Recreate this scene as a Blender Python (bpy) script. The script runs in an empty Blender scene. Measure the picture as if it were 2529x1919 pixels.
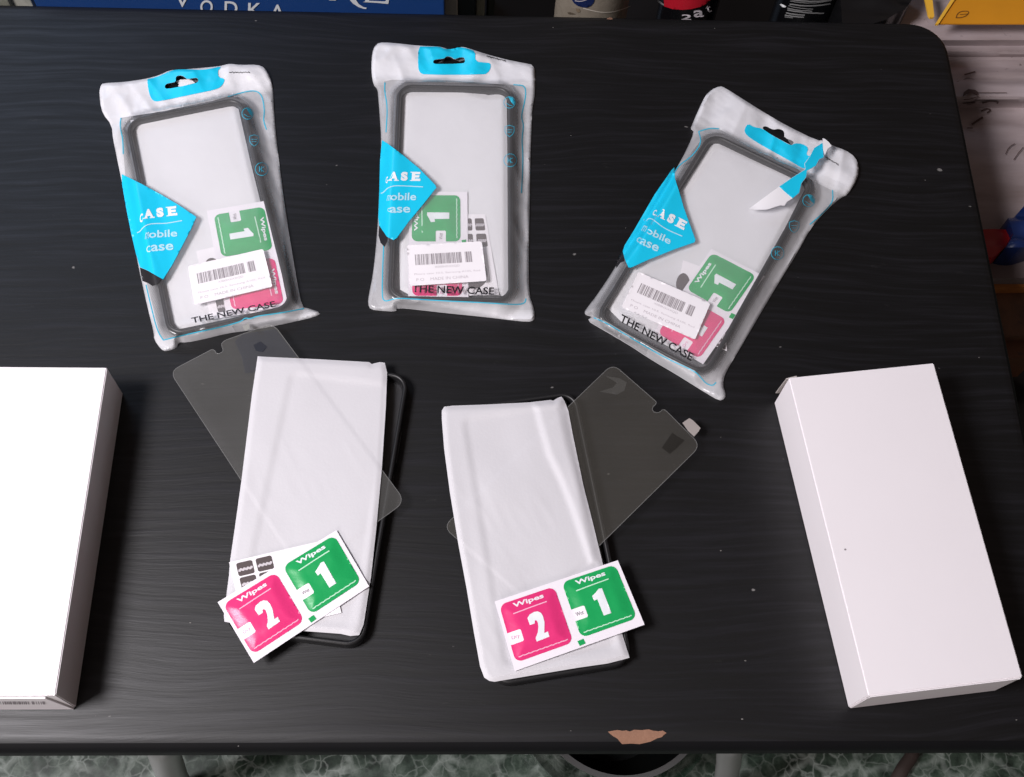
import bpy, bmesh, math, random
import numpy as np
from mathutils import Vector, Matrix
from mathutils.geometry import delaunay_2d_cdt

# ------------------------------------------------------------------ camera, light, exposure
SC = bpy.context.scene
COL = SC.collection
FPX, TILT, ROLL, YAW = 2968.749, 0.4303, 0.0935, -0.0933      # focal length in photo pixels, angles
CAMH = 0.75                                                   # metres above the table top (z = 0)
PW, PH = 2529.0, 1919.0
cp, sp = math.cos(TILT), math.sin(TILT)
_f = np.array([0, sp, -cp]); _u = np.array([0, cp, sp]); _r = np.array([1., 0, 0])
_c, _s = math.cos(ROLL), math.sin(ROLL)
_r2 = _c*_r + _s*_u; _u2 = -_s*_r + _c*_u
_Z = np.array([[math.cos(YAW), -math.sin(YAW), 0], [math.sin(YAW), math.cos(YAW), 0], [0, 0, 1]])
CR, CU, CF = _Z@_r2, _Z@_u2, _Z@_f
CAM = np.array([0, 0, CAMH])
cam_d = bpy.data.cameras.new('camera'); cam = bpy.data.objects.new('camera', cam_d); COL.objects.link(cam)
cam_d.sensor_width = 36; cam_d.sensor_fit = 'HORIZONTAL'; cam_d.lens = FPX/PW*36
cam_d.clip_start = 0.02; cam_d.clip_end = 50
M = Matrix((tuple(CR)+(0,), tuple(CU)+(0,), tuple(-CF)+(0,), (0, 0, 0, 1))).transposed()
M.translation = Vector(CAM); cam.matrix_world = M
SC.camera = cam

W = bpy.data.worlds.new('World'); SC.world = W; W.use_nodes = True
bg = W.node_tree.nodes['Background']; bg.inputs[0].default_value = (0.90, 0.70, 0.63, 1); bg.inputs[1].default_value = 0.10

def area(name, loc, target, size, power, col):
    l = bpy.data.lights.new(name, 'AREA'); l.shape = 'RECTANGLE'; l.size, l.size_y = size; l.energy = power; l.color = col
    o = bpy.data.objects.new(name, l); COL.objects.link(o); o.location = loc
    o.rotation_euler = (Vector(target)-Vector(loc)).to_track_quat('-Z', 'Y').to_euler()
    return o
area('ceiling_lamp', (-0.88, -0.06, 1.34), (0.0, 0.36, 0), (0.42, 0.42), 33.0, (1.0, 0.955, 0.985))
area('front_fill', (-0.75, -1.35, 0.75), (-0.1, 0.3, 0), (0.8, 0.6), 10.0, (1.0, 0.93, 0.92))  # added fill from the front, brightens the near faces of the boxes
area('window_light', (-1.15, 1.9, 1.35), (-0.2, 0.45, 0), (0.9, 0.7), 6.5, (0.55, 0.72, 1.0))

SC.view_settings.view_transform = 'Standard'; SC.view_settings.look = 'None'
SC.view_settings.exposure = 0; SC.view_settings.gamma = 1; SC.view_settings.use_curve_mapping = False
SC.render.engine = 'CYCLES'
SC.cycles.transparent_max_bounces = 24; SC.cycles.max_bounces = 8

# ------------------------------------------------------------------ mapping photo pixels on to real surfaces
def crop(ox, oy, s): return lambda pts: [(ox+x/s, oy+y/s) for x, y in pts]
cA = crop(200, 120, 2.1513); cB = crop(880, 80, 2.2676); cC = crop(1400, 180, 2.0217)
cD = crop(380, 780, 1.8644); cE = crop(1050, 880, 1.9512); cF = crop(1850, 860, 1.7851); cG = crop(0, 860, 1.7851)
cP6 = crop(500, 1280, 4.415); cP7 = crop(1180, 1340, 4.661); cS = crop(980, 560, 8.388)
cT1 = crop(230, 140, 4.706); cT2 = crop(900, 90, 5.027); cT3 = crop(1680, 200, 4.661)
cT4 = crop(280, 400, 4.66); cT5 = crop(920, 340, 5.594); cT6 = crop(1500, 400, 5.993); cT7 = crop(0, 1640, 7.373)
cE1 = crop(1200, 1780, 3.687); cR1 = crop(2180, 0, 3.4957); cR2 = crop(2180, 400, 2.797)

def rays(P):
    P = np.asarray(P, float).reshape(-1, 2)
    return ((P[:, :1]-PW/2)/FPX)*CR - ((P[:, 1:]-PH/2)/FPX)*CU + CF
def on_z(P, z):
    d = rays(P); t = (np.asarray(z)-CAMH)/d[:, 2]; return CAM + d*t[:, None]
def on_y(P, Y):
    d = rays(P); return CAM + d*(Y/d[:, 1])[:, None]
def on_cyl(P, cx, cy, r):
    d = rays(P); a = d[:, 0]**2+d[:, 1]**2; b = -2*(d[:, 0]*cx+d[:, 1]*cy); c = cx*cx+cy*cy-r*r
    disc = np.maximum(b*b-4*a*c, 0); t = (-b-np.sqrt(disc))/(2*a); return CAM + d*t[:, None]
def on_h(P, h):
    z = np.full(len(P), 0.005)
    for _ in range(12):
        X = on_z(P, z); z = 0.5*z+0.5*h(X[:, 0], X[:, 1], P)
    X = on_z(P, z); return X

_rng = np.random.RandomState(7); _tab = _rng.rand(4096)
def vnoise(x, y, seed=0):
    x = np.asarray(x, float); y = np.asarray(y, float)
    xi = np.floor(x).astype(int); yi = np.floor(y).astype(int); fx = x-xi; fy = y-yi
    fx = fx*fx*(3-2*fx); fy = fy*fy*(3-2*fy)
    def hh(a, b): return _tab[(a*73856093 ^ b*19349663 ^ (seed*83492791+17)) & 4095]
    return (hh(xi, yi)*(1-fx)+hh(xi+1, yi)*fx)*(1-fy)+(hh(xi, yi+1)*(1-fx)+hh(xi+1, yi+1)*fx)*fy*1.0
def sm(t): t = np.clip(t, 0, 1); return t*t*(3-2*t)

def resample(poly, step, closed=True):
    P = [np.array(p, float) for p in poly]; out = []
    n = len(P)
    for i in range(n if closed else n-1):
        a, b = P[i], P[(i+1) % n]; k = max(1, int(round(np.hypot(*(b-a))/step)))
        for j in range(k): out.append(tuple(a+(b-a)*(j/k)))
    if not closed: out.append(tuple(P[-1]))
    return out
def smooth_poly(poly, it=2, closed=True):
    for _ in range(it):
        n = len(poly); out = []
        if not closed: out.append(poly[0])
        for i in range(n if closed else n-1):
            a, b = np.array(poly[i]), np.array(poly[(i+1) % n])
            out += [tuple(a*.75+b*.25), tuple(a*.25+b*.75)]
        if not closed: out.append(poly[-1])
        poly = out
    return poly
def inside(P, poly):
    P = np.asarray(P); x, y = P[:, 0], P[:, 1]; r = np.zeros(len(P), bool); n = len(poly); j = n-1
    for i in range(n):
        xi, yi = poly[i]; xj, yj = poly[j]
        if yi != yj:
            r ^= ((yi > y) != (yj > y)) & (x < (xj-xi)*(y-yi)/(yj-yi)+xi)
        j = i
    return r
def dist_to(P, poly, closed=True):
    P = np.asarray(P, float); d = np.full(len(P), 1e9); n = len(poly)
    for i in range(n if closed else n-1):
        a = np.array(poly[i]); b = np.array(poly[(i+1) % n]); v = b-a; L = max(v@v, 1e-12)
        t = np.clip(((P-a)@v)/L, 0, 1); q = a+t[:, None]*v; d = np.minimum(d, np.hypot(*(P-q).T))
    return d
def tess(poly, step, holes=(), lines=()):
    bp = resample(poly, step); loops = [bp]+[resample(h, min(step, 3)) for h in holes]
    V = []; Ed = []
    for L in loops:
        o = len(V); V += L; Ed += [(o+i, o+(i+1) % len(L)) for i in range(len(L))]
    for L in lines:
        L = resample(L, step); o = len(V); V += L; Ed += [(o+i, o+(i+1) % len(L)) for i in range(len(L))]
    A = np.array(poly, float); x0, y0 = A.min(0); x1, y1 = A.max(0)
    gx, gy = np.meshgrid(np.arange(x0, x1, step), np.arange(y0, y1, step*.87)); gx = gx.astype(float); gx[1::2] += step*.5
    G = np.column_stack([gx.ravel(), gy.ravel()])
    if len(G):
        k = inside(G, bp)
        for h in holes: k &= ~inside(G, h)
        G = G[k]
        if len(G):
            dd = dist_to(G, bp)
            for L in list(holes)+list(lines): dd = np.minimum(dd, dist_to(G, L))
            G = G[dd > step*.45]
    V = V+[tuple(g) for g in G]
    r = delaunay_2d_cdt([Vector(v) for v in V], Ed, [], 0, 1e-5)
    P = np.array([tuple(v) for v in r[0]]); F = [tuple(f) for f in r[2]]
    C = np.array([P[list(f)].mean(0) for f in F]); k = inside(C, bp)
    for h in holes: k &= ~inside(C, h)
    F = [f for f, q in zip(F, k) if q]
    out = []
    for f in F:     # image y points down: flip so faces look up
        a, b, c = P[f[0]], P[f[1]], P[f[2]]
        cr = (b[0]-a[0])*(c[1]-a[1])-(b[1]-a[1])*(c[0]-a[0])
        out.append(f if cr < 0 else f[::-1])
    return P, out

# ------------------------------------------------------------------ objects
def link(name, verts, faces, mat, parent=None, smooth=True, base=None):
    me = bpy.data.meshes.new(name)
    V = np.asarray(verts, float)
    o = bpy.data.objects.new(name, me); COL.objects.link(o)
    if parent is not None:
        o.parent = parent; off = np.array(world_loc(parent))
    else:
        off = np.array([(V[:, 0].min()+V[:, 0].max())/2, (V[:, 1].min()+V[:, 1].max())/2, V[:, 2].min()]) if base is None else np.array(base)
        o.location = off
    me.from_pydata([tuple(v) for v in (V-off)], [], [tuple(f) for f in faces])
    me.validate(); me.update()
    for m in (mat if isinstance(mat, (list, tuple)) else [mat]): me.materials.append(m)
    if smooth: me.polygons.foreach_set('use_smooth', [True]*len(me.polygons))
    return o
def world_loc(o):
    v = Vector(o.location)
    while o.parent: o = o.parent; v = v+Vector(o.location)
    return v
def tag(o, label=None, cat=None, group=None, kind=None):
    if label: o['label'] = label
    if cat: o['category'] = cat
    if group: o['group'] = group
    if kind: o['kind'] = kind
    return o
def empty(name, loc, label, cat, group=None):
    o = bpy.data.objects.new(name, None); COL.objects.link(o); o.location = tuple(loc); o.empty_display_size = .02
    return tag(o, label, cat, group)

def surf(name, poly, mp, mat, parent=None, step=6, holes=(), smooth=True):
    P, F = tess(poly, step, holes); return link(name, mp(P), F, mat, parent, smooth)
def solid(name, poly, mp, zbot, mat, parent=None, step=6, holes=(), smooth=True, angle=40):
    """top surface from mp, walls down to zbot, closed underneath (zbot: number or thickness if negative)"""
    P, F = tess(poly, step, holes); T = mp(P); n = len(P)
    Bt = T.copy(); Bt[:, 2] = zbot if zbot is not None and zbot >= 0 else T[:, 2]+zbot
    cnt = {}
    for f in F:
        for i in range(len(f)):
            a, b = f[i], f[(i+1) % len(f)]; cnt[(a, b)] = 1
    walls = [(b, a, a+n, b+n) for (a, b) in cnt if (b, a) not in cnt]
    o = link(name, np.vstack([T, Bt]), list(F)+[tuple(n+i for i in f[::-1]) for f in F]+walls, mat, parent, smooth)
    if smooth:
        o.data.set_sharp_from_angle(angle=math.radians(angle))
    return o
def box_obj(name, lo, hi, mat, parent=None, bev=0.0, rot=0):
    bm = bmesh.new(); bmesh.ops.create_cube(bm, size=1)
    lo = np.array(lo); hi = np.array(hi); c = (lo+hi)/2; s = hi-lo
    for v in bm.verts: v.co = Vector((v.co.x*s[0], v.co.y*s[1], v.co.z*s[2]))
    if bev: bmesh.ops.bevel(bm, geom=bm.edges[:]+bm.verts[:], offset=bev, segments=2, affect='EDGES', profile=.6)
    if rot: bmesh.ops.rotate(bm, verts=bm.verts, matrix=Matrix.Rotation(rot, 3, 'Z'))
    V = np.array([tuple(v.co) for v in bm.verts])+c; F = [tuple(v.index for v in f.verts) for f in bm.faces]; bm.free()
    return link(name, V, F, mat, parent, False)
def lathe(name, cx, cy, prof, mat, parent=None, n=64):
    V = []; F = []
    for r, z in prof:
        for k in range(n): a = 2*math.pi*k/n; V.append((cx+r*math.cos(a), cy+r*math.sin(a), z))
    for i in range(len(prof)-1):
        for k in range(n): F.append((i*n+k, i*n+(k+1) % n, (i+1)*n+(k+1) % n, (i+1)*n+k))
    o = link(name, V, F, mat, parent, True); o.data.set_sharp_from_angle(angle=math.radians(45)); return o
def tube(name, pts, r, mat, parent=None, n=16):
    V = []; F = []; pts = [np.array(p, float) for p in pts]
    for i, p in enumerate(pts):
        t = pts[min(i+1, len(pts)-1)]-pts[max(i-1, 0)]; t /= np.linalg.norm(t)
        a = np.cross(t, [0, 1, 0.01]); a /= np.linalg.norm(a); b = np.cross(t, a)
        for k in range(n): q = 2*math.pi*k/n; V.append(p+r*(math.cos(q)*a+math.sin(q)*b))
    for i in range(len(pts)-1):
        for k in range(n): F.append((i*n+k, i*n+(k+1) % n, (i+1)*n+(k+1) % n, (i+1)*n+k))
    F.append(tuple(range(n))[::-1]); F.append(tuple((len(pts)-1)*n+k for k in range(n)))
    return link(name, V, F, mat, parent)

def stroke(pts, w, closed=False):
    """2D ribbon polygon pieces (quads) of width w along pts -> verts, faces in pixel space"""
    P = [np.array(p, float) for p in pts]; n = len(P); V = []; F = []
    for i in range(n):
        if closed: t = P[(i+1) % n]-P[i-1]
        else: t = P[min(i+1, n-1)]-P[max(i-1, 0)]
        L = np.hypot(*t) or 1; t = t/L; nn = np.array([-t[1], t[0]])*w/2
        V += [tuple(P[i]+nn), tuple(P[i]-nn)]
    for i in range(n if closed else n-1):
        j = (i+1) % n; F.append((2*i, 2*i+1, 2*j+1, 2*j))
    return V, F
def ribbon(name, pts, w, mp, mat, parent=None, closed=False, sm_it=2, step=5):
    pts = smooth_poly(pts, sm_it, closed) if sm_it else pts
    V, F = stroke(resample(pts, step, closed), w, closed)
    return flat2d(name, [(V, F)], mp, mat, parent)
def flat2d(name, pieces, mp, mat, parent=None):
    V = []; F = []
    for v, f in pieces:
        o = len(V); V += list(v); F += [tuple(o+i for i in q) for q in f]
    P = np.array(V, float); T = mp(P); out = []
    for f in F:
        a, b, c = P[f[0]], P[f[1]], P[f[2]]
        cr = (b[0]-a[0])*(c[1]-a[1])-(b[1]-a[1])*(c[0]-a[0]); out.append(f if cr < 0 else f[::-1])
    return link(name, T, out, mat, parent, True)
_tc = {}
def glyphs(s, bold=0.0):
    """unit-box text: verts in 0..1 x 0..1 (y up)"""
    if (s, bold) in _tc: return _tc[(s, bold)]
    cu = bpy.data.curves.new('t', 'FONT'); cu.body = s; cu.resolution_u = 4; cu.offset = bold; cu.fill_mode = 'FRONT'
    ob = bpy.data.objects.new('t', cu); me = bpy.data.meshes.new_from_object(ob)
    V = np.array([tuple(v.co)[:2] for v in me.vertices]); F = [tuple(p.vertices) for p in me.polygons]
    bpy.data.objects.remove(ob); bpy.data.curves.remove(cu); bpy.data.meshes.remove(me)
    lo = V.min(0); hi = V.max(0); V = (V-lo)/(hi-lo)
    _tc[(s, bold)] = (V, F); return V, F
def text_px(s, BL, BR, TL, bold=0.0):
    V, F = glyphs(s, bold); BL, BR, TL = map(lambda q: np.array(q, float), (BL, BR, TL))
    P = BL+V[:, :1]*(BR-BL)+V[:, 1:]*(TL-BL); return [tuple(p) for p in P], F
def quad_px(a, b, c, d): return [a, b, c, d], [(0, 1, 2, 3)]

# ------------------------------------------------------------------ materials
def lin(*c):
    return tuple(((v/255)/12.92 if v/255 <= .04045 else ((v/255+.055)/1.055)**2.4) for v in c)+(1,)
class NT:
    def __init__(s, name):
        s.m = bpy.data.materials.new(name); s.m.use_nodes = True; s.t = s.m.node_tree; s.t.nodes.clear()
        s.out = s.n('ShaderNodeOutputMaterial')
    def n(s, typ, **kw):
        x = s.t.nodes.new(typ)
        for k, v in kw.items():
            if k.startswith('i_'):
                x.inputs[k[2:].replace('_', ' ')].default_value = v
            else: setattr(x, k, v)
        return x
    def l(s, a, b): s.t.links.new(a, b)
    def coords(s, scale=(1, 1, 1), rot=(0, 0, 0)):
        g = s.n('ShaderNodeNewGeometry'); mp = s.n('ShaderNodeMapping'); mp.inputs['Scale'].default_value = scale
        mp.inputs['Rotation'].default_value = rot; s.l(g.outputs['Position'], mp.inputs['Vector']); return mp.outputs['Vector']
    def noise(s, vec, scale, detail=4, rough=.55, dist=0):
        x = s.n('ShaderNodeTexNoise'); x.inputs['Scale'].default_value = scale; x.inputs['Detail'].default_value = detail
        x.inputs['Roughness'].default_value = rough; x.inputs['Distortion'].default_value = dist; s.l(vec, x.inputs['Vector']); return x.outputs['Fac']
    def ramp(s, fac, stops):
        x = s.n('ShaderNodeValToRGB'); e = x.color_ramp.elements
        while len(e) > 1: e.remove(e[-1])
        e[0].position, e[0].color = stops[0][0], stops[0][1]
        for p, c in stops[1:]: k = e.new(p); k.color = c
        s.l(fac, x.inputs['Fac']); return x.outputs['Color']
    def math(s, op, a, b=None, clamp=False):
        x = s.n('ShaderNodeMath', operation=op); x.use_clamp = clamp
        for i, v in enumerate((a, b)):
            if v is None: continue
            if isinstance(v, (int, float)): x.inputs[i].default_value = v
            else: s.l(v, x.inputs[i])
        return x.outputs[0]
    def mixc(s, fac, a, b):
        x = s.n('ShaderNodeMix', data_type='RGBA')
        for k, v in ((0, fac), (6, a), (7, b)):
            if isinstance(v, (int, float, tuple)): x.inputs[k].default_value = v
            else: s.l(v, x.inputs[k])
        return x.outputs[2]
    def bump(s, h, strength, dist=.001):
        x = s.n('ShaderNodeBump'); x.inputs['Strength'].default_value = strength; x.inputs['Distance'].default_value = dist
        s.l(h, x.inputs['Height']); return x.outputs['Normal']
    def pr(s, **kw):
        p = s.n('ShaderNodeBsdfPrincipled')
        for k, v in kw.items():
            k = k.replace('_', ' ')
            if isinstance(v, (int, float, tuple)): p.inputs[k].default_value = v
            else: s.l(v, p.inputs[k])
        return p
    def done(s, sh): s.l(sh, s.out.inputs['Surface']); return s.m

def m_plain(name, col, rough=.5, nscale=400, var=.05, bump=.08, spec=.5, **kw):
    t = NT(name); v = t.coords(); n = t.noise(v, nscale, 4); n2 = t.noise(v, 25, 3)
    k = t.math('MULTIPLY_ADD', n2, var*2); k.node.inputs[2].default_value = 1-var
    c = t.n('ShaderNodeMix', data_type='RGBA', blend_type='MULTIPLY'); c.inputs[0].default_value = 1; c.inputs[6].default_value = col
    t.l(k, c.inputs[7])
    args = dict(Base_Color=c.outputs[2], Roughness=rough, Specular_IOR_Level=spec, Normal=t.bump(n, bump, .0004)); args.update(kw)
    return t.done(t.pr(**args).outputs[0])

def m_table():
    t = NT('black_wood_grain'); v = t.coords((1, 1, 1))
    g = t.n('ShaderNodeNewGeometry'); sx = t.n('ShaderNodeSeparateXYZ'); t.l(g.outputs['Position'], sx.inputs[0])
    warp = t.noise(t.coords((4, 7, 1)), 1.0, 2, .45)
    y2 = t.math('ADD', sx.outputs[1], t.math('MULTIPLY', warp, .045))
    cb = t.n('ShaderNodeCombineXYZ'); t.l(t.math('MULTIPLY', sx.outputs[0], 10.0), cb.inputs[0]); t.l(t.math('MULTIPLY', y2, 255.0), cb.inputs[1])
    grain = t.noise(cb.outputs[0], 1.0, 4, .62)
    cb2 = t.n('ShaderNodeCombineXYZ'); t.l(t.math('MULTIPLY', sx.outputs[0], 60.0), cb2.inputs[0]); t.l(t.math('MULTIPLY', y2, 900.0), cb2.inputs[1])
    fine = t.noise(cb2.outputs[0], 1.0, 3, .6)
    big = t.noise(v, 6, 3, .5)
    hgt = t.math('ADD', t.math('MULTIPLY', grain, .8), t.math('MULTIPLY', fine, .25))
    base = t.ramp(grain, [(.34, (.0006, .0006, .0008, 1)), (.50, (.0030, .0031, .0040, 1)), (.68, (.0092, .0092, .0116, 1))])
    # dust: small pale flecks and short scuffs
    d1 = t.noise(t.coords((110, 190, 1)), 1.0, 1, .3); d1 = t.ramp(d1, [(.815, (0, 0, 0, 1)), (.85, (1, 1, 1, 1))])
    d2 = t.noise(t.coords((35, 120, 1)), 1.0, 5, .7); d2 = t.ramp(d2, [(.66, (0, 0, 0, 1)), (.80, (1, 1, 1, 1))])
    c = t.mixc(t.math('MULTIPLY', d2, .05), base, (.35, .34, .33, 1))
    c = t.mixc(t.math('MULTIPLY', d1, .35), c, (.5, .48, .46, 1))
    rg = t.math('MULTIPLY_ADD', grain, -.22); rg.node.inputs[2].default_value = .56
    rg = t.math('ADD', rg, t.math('MULTIPLY', big, .06))
    p = t.pr(Base_Color=c, Roughness=rg, Specular_IOR_Level=.48, Normal=t.bump(hgt, .36, .0006))
    return t.done(p.outputs[0])

def schlick(t):
    lw = t.n('ShaderNodeLayerWeight'); lw.inputs[0].default_value = .5
    q = t.math('MULTIPLY_ADD', t.math('POWER', lw.outputs['Facing'], 5.0), .95); q.node.inputs[2].default_value = .045
    return q
def m_film(name, milk, tint=(.80, .80, .835, 1), rough=.22, gl=.9, attr=False, noise=.25):
    t = NT(name); v = t.coords((1, 1, 1)); n = t.noise(v, 45, 4, .6); n2 = t.noise(v, 260, 3)
    f = t.math('MULTIPLY_ADD', n, noise*2); f.node.inputs[2].default_value = 1-noise
    if attr:
        a = t.n('ShaderNodeAttribute', attribute_name='milk'); f = t.math('MULTIPLY', f, a.outputs['Fac'], True)
    else: f = t.math('MULTIPLY', f, milk, True)
    if attr:  # fully printed areas stay opaque
        f = t.math('MAXIMUM', f, t.math('MULTIPLY', t.math('SUBTRACT', a.outputs['Fac'], .9), 10, True))
    nm = t.bump(n2, .15, .0006)
    tr = t.n('ShaderNodeBsdfTransparent'); df = t.n('ShaderNodeBsdfDiffuse'); df.inputs[0].default_value = tint
    if attr: t.l(t.mixc(t.math('MULTIPLY', t.math('SUBTRACT', a.outputs['Fac'], .6), 2.5, True), (.95, .95, .98, 1), tint), df.inputs[0])
    tl = t.n('ShaderNodeBsdfTranslucent'); tl.inputs[0].default_value = tint
    dm = t.n('ShaderNodeMixShader'); dm.inputs[0].default_value = .12; t.l(df.outputs[0], dm.inputs[1]); t.l(tl.outputs[0], dm.inputs[2])
    gs = t.n('ShaderNodeBsdfGlossy'); gs.inputs['Roughness'].default_value = rough; t.l(nm, gs.inputs['Normal']); t.l(nm, df.inputs['Normal'])
    m1 = t.n('ShaderNodeMixShader'); t.l(f, m1.inputs[0]); t.l(tr.outputs[0], m1.inputs[1]); t.l(dm.outputs[0], m1.inputs[2])
    fr = schlick(t)
    m2 = t.n('ShaderNodeMixShader'); t.l(t.math('MULTIPLY', fr, gl), m2.inputs[0]); t.l(m1.outputs[0], m2.inputs[1]); t.l(gs.outputs[0], m2.inputs[2])
    return t.done(m2.outputs[0])

def m_marble():
    t = NT('green_marble_floor'); v = t.coords()
    w = t.n('ShaderNodeTexNoise'); w.inputs['Scale'].default_value = 55; w.inputs['Detail'].default_value = 4; t.l(v, w.inputs['Vector'])
    ad = t.n('ShaderNodeVectorMath', operation='MULTIPLY_ADD'); t.l(w.outputs['Color'], ad.inputs[0]); ad.inputs[1].default_value = (.016,)*3; t.l(v, ad.inputs[2])
    vo = t.n('ShaderNodeTexVoronoi', feature='DISTANCE_TO_EDGE'); vo.inputs['Scale'].default_value = 27; t.l(ad.outputs[0], vo.inputs['Vector'])
    a = t.ramp(vo.outputs['Distance'], [(0.0, (1, 1, 1, 1)), (.035, (.8, .8, .8, 1)), (.11, (0, 0, 0, 1))])
    vo2 = t.n('ShaderNodeTexVoronoi', feature='DISTANCE_TO_EDGE'); vo2.inputs['Scale'].default_value = 90; t.l(ad.outputs[0], vo2.inputs['Vector'])
    b = t.ramp(vo2.outputs['Distance'], [(0.0, (1, 1, 1, 1)), (.09, (0, 0, 0, 1))])
    n = t.noise(v, 60, 6, .65)
    ms = t.noise(v, 14, 3); msk = t.ramp(ms, [(.40, (0, 0, 0, 1)), (.62, (1, 1, 1, 1))])
    n = t.noise(v, 60, 6, .65)
    base = t.ramp(n, [(.34, (.010, .018, .013, 1)), (.50, (.045, .070, .052, 1)), (.68, (.14, .18, .15, 1))])
    c = t.mixc(t.math('MULTIPLY', t.math('MULTIPLY', a, t.math('MULTIPLY', n, 1.25)), t.math('ADD', msk, .15, True)), base, (.42, .48, .44, 1))
    c = t.mixc(t.math('MULTIPLY', b, t.math('MULTIPLY', msk, .5)), c, (.5, .56, .52, 1))
    p = t.pr(Base_Color=c, Roughness=.35); return t.done(p.outputs[0])

def m_dirty(name, col, dirt, sx=30, sy=90, amt=.8, rough=.7):
    t = NT(name); v = t.coords((sx, sy, sx)); n = t.noise(v, 1, 5, .6); s = t.ramp(n, [(.42, (0, 0, 0, 1)), (.72, (1, 1, 1, 1))])
    n2 = t.noise(t.coords(), 55, 4, .6, 1.5); s2 = t.ramp(n2, [(.66, (0, 0, 0, 1)), (.70, (1, 1, 1, 1))])
    c = t.mixc(t.math('MULTIPLY', s, amt), col, dirt); c = t.mixc(t.math('MULTIPLY', s2, .6), c, (.05, .03, .025, 1))
    return t.done(t.pr(Base_Color=c, Roughness=rough, Normal=t.bump(n, .4, .002)).outputs[0])

def m_glass(name, haze, tint, gl=1.0):
    t = NT(name); tr = t.n('ShaderNodeBsdfTransparent'); tr.inputs[0].default_value = (.93, .93, .92, 1)
    df = t.n('ShaderNodeBsdfDiffuse'); df.inputs[0].default_value = tint
    v = t.coords(); n = t.noise(v, 18, 3)
    f = t.math('MULTIPLY_ADD', n, haze*.5); f.node.inputs[2].default_value = haze*.75
    m1 = t.n('ShaderNodeMixShader'); t.l(f, m1.inputs[0]); t.l(tr.outputs[0], m1.inputs[1]); t.l(df.outputs[0], m1.inputs[2])
    gs = t.n('ShaderNodeBsdfGlossy'); gs.inputs['Roughness'].default_value = .12
    fr = schlick(t)
    m2 = t.n('ShaderNodeMixShader'); t.l(t.math('MULTIPLY', fr, gl), m2.inputs[0]); t.l(m1.outputs[0], m2.inputs[1]); t.l(gs.outputs[0], m2.inputs[2])
    return t.done(m2.outputs[0])

TABLE = m_table(); MARBLE = m_marble()
CHIP = m_plain('raw_chipboard', (.27, .14, .088, 1), .85, 350, .35, 1.0)
CARD = m_plain('white_cardboard', (.84, .80, .825, 1), .55, 700, .015, .06)
CARD_IN = m_plain('grey_card_edge', (.42, .38, .36, 1), .8, 700, .1, .2)
PAPER = m_plain('white_tissue_paper', (.60, .59, .615, 1), .6, 500, .03, .2)
RUBBER = m_plain('black_rubber', (.012, .012, .013, 1), .42, 900, .1, .05)
BACKP = m_film('smoky_case_back', .05, (.3, .3, .32, 1), .3, .6)
WHITEP = m_plain('white_print', (.84, .83, .86, 1), .45, 600, .02, .05)
WHITEI = m_plain('white_ink', (.80, .83, .86, 1), .5, 600, .02, .02)
PALEI = m_plain('pale_blue_ink', (.45, .74, .85, 1), .5, 600, .02, .02)
CYAN = m_plain('cyan_print', (.008, .56, .82, 1), .34, 300, .05, .05)
CYANL = m_plain('cyan_line', (.03, .42, .60, 1), .4, 300, .05, .02)
BLACKI = m_plain('black_ink', (.018, .017, .02, 1), .5, 600, .05, .02)
GREYI = m_plain('grey_ink', (.30, .27, .29, 1), .6, 600, .3, .02)
PALEG = m_plain('faded_grey_ink', (.55, .51, .54, 1), .6, 900, .3, .02)
GREEN = m_plain('green_foil_print', (.011, .35, .095, 1), .30, 90, .1, .6)
PINK = m_plain('pink_foil_print', (.74, .036, .185, 1), .30, 90, .1, .6)
FOILW = m_plain('white_sachet_foil', (.84, .80, .85, 1), .4, 220, .02, .2)
PINKI = m_plain('pale_pink_ink', (.85, .42, .58, 1), .5, 600, .02, .02)
GREENI = m_plain('pale_green_ink', (.50, .80, .60, 1), .5, 600, .02, .02)
BROWNI = m_plain('dark_brown_print', (.075, .055, .055, 1), .5, 600, .05, .02)
STICK = m_plain('white_sticker_paper', (.86, .83, .86, 1), .5, 600, .01, .03)
FILMBAG = m_film('frosted_bag_film', .2, attr=True)
FILMBACK = m_film('clear_bag_back', .26)
GLASS_O = m_glass('tempered_glass_olive', .026, (.74, .71, .63, 1))  # diffuse haze in both panes stands in for reflections of the room
GLASS_G = m_glass('tempered_glass_grey', .045, (.72, .72, .70, 1))

# ------------------------------------------------------------------ setting: table, floor
FZ = -0.36
floor = link('floor', [(-2, -1.5, FZ), (2.5, -1.5, FZ), (2.5, 2.8, FZ), (-2, 2.8, FZ)], [(0, 1, 2, 3)], MARBLE, None, False)
tag(floor, kind='structure')

yF, yB, xR, xL = .1030, .6755, .3875, -.62
BV = .0095; TH = .022
def rrect(x0, y0, x1, y1, r, n=10):
    out = []
    for (cx, cy, a0) in ((x1-r, y0+r, -90), (x1-r, y1-r, 0), (x0+r, y1-r, 90), (x0+r, y0+r, 180)):
        for k in range(n+1): a = math.radians(a0+90*k/n); out.append((cx+r*math.cos(a), cy+r*math.sin(a)))
    return out
def table_top():
    V = []; F = []; prof = []
    for k in range(7): a = math.pi/2*k/6; prof.append((BV*(1-math.sin(a)), -BV*(1-math.cos(a))))     # inset, z
    prof += [(0, -(TH-.002)), (.002, -TH)]
    rings = []
    for ins, z in prof:
        r = .030-ins; pts = rrect(xL+ins, yF+ins, xR-ins, yB-ins, r)
        rings.append(len(V)); V += [(x, y, z) for x, y in pts]
    n = len(pts)
    F.append(tuple(range(n)))
    for i in range(len(prof)-1):
        a, b = rings[i], rings[i+1]
        for k in range(n): F.append((a+k, b+k, b+(k+1) % n, a+(k+1) % n))
    F.append(tuple(rings[-1]+k for k in range(n))[::-1])
    return V, F
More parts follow.
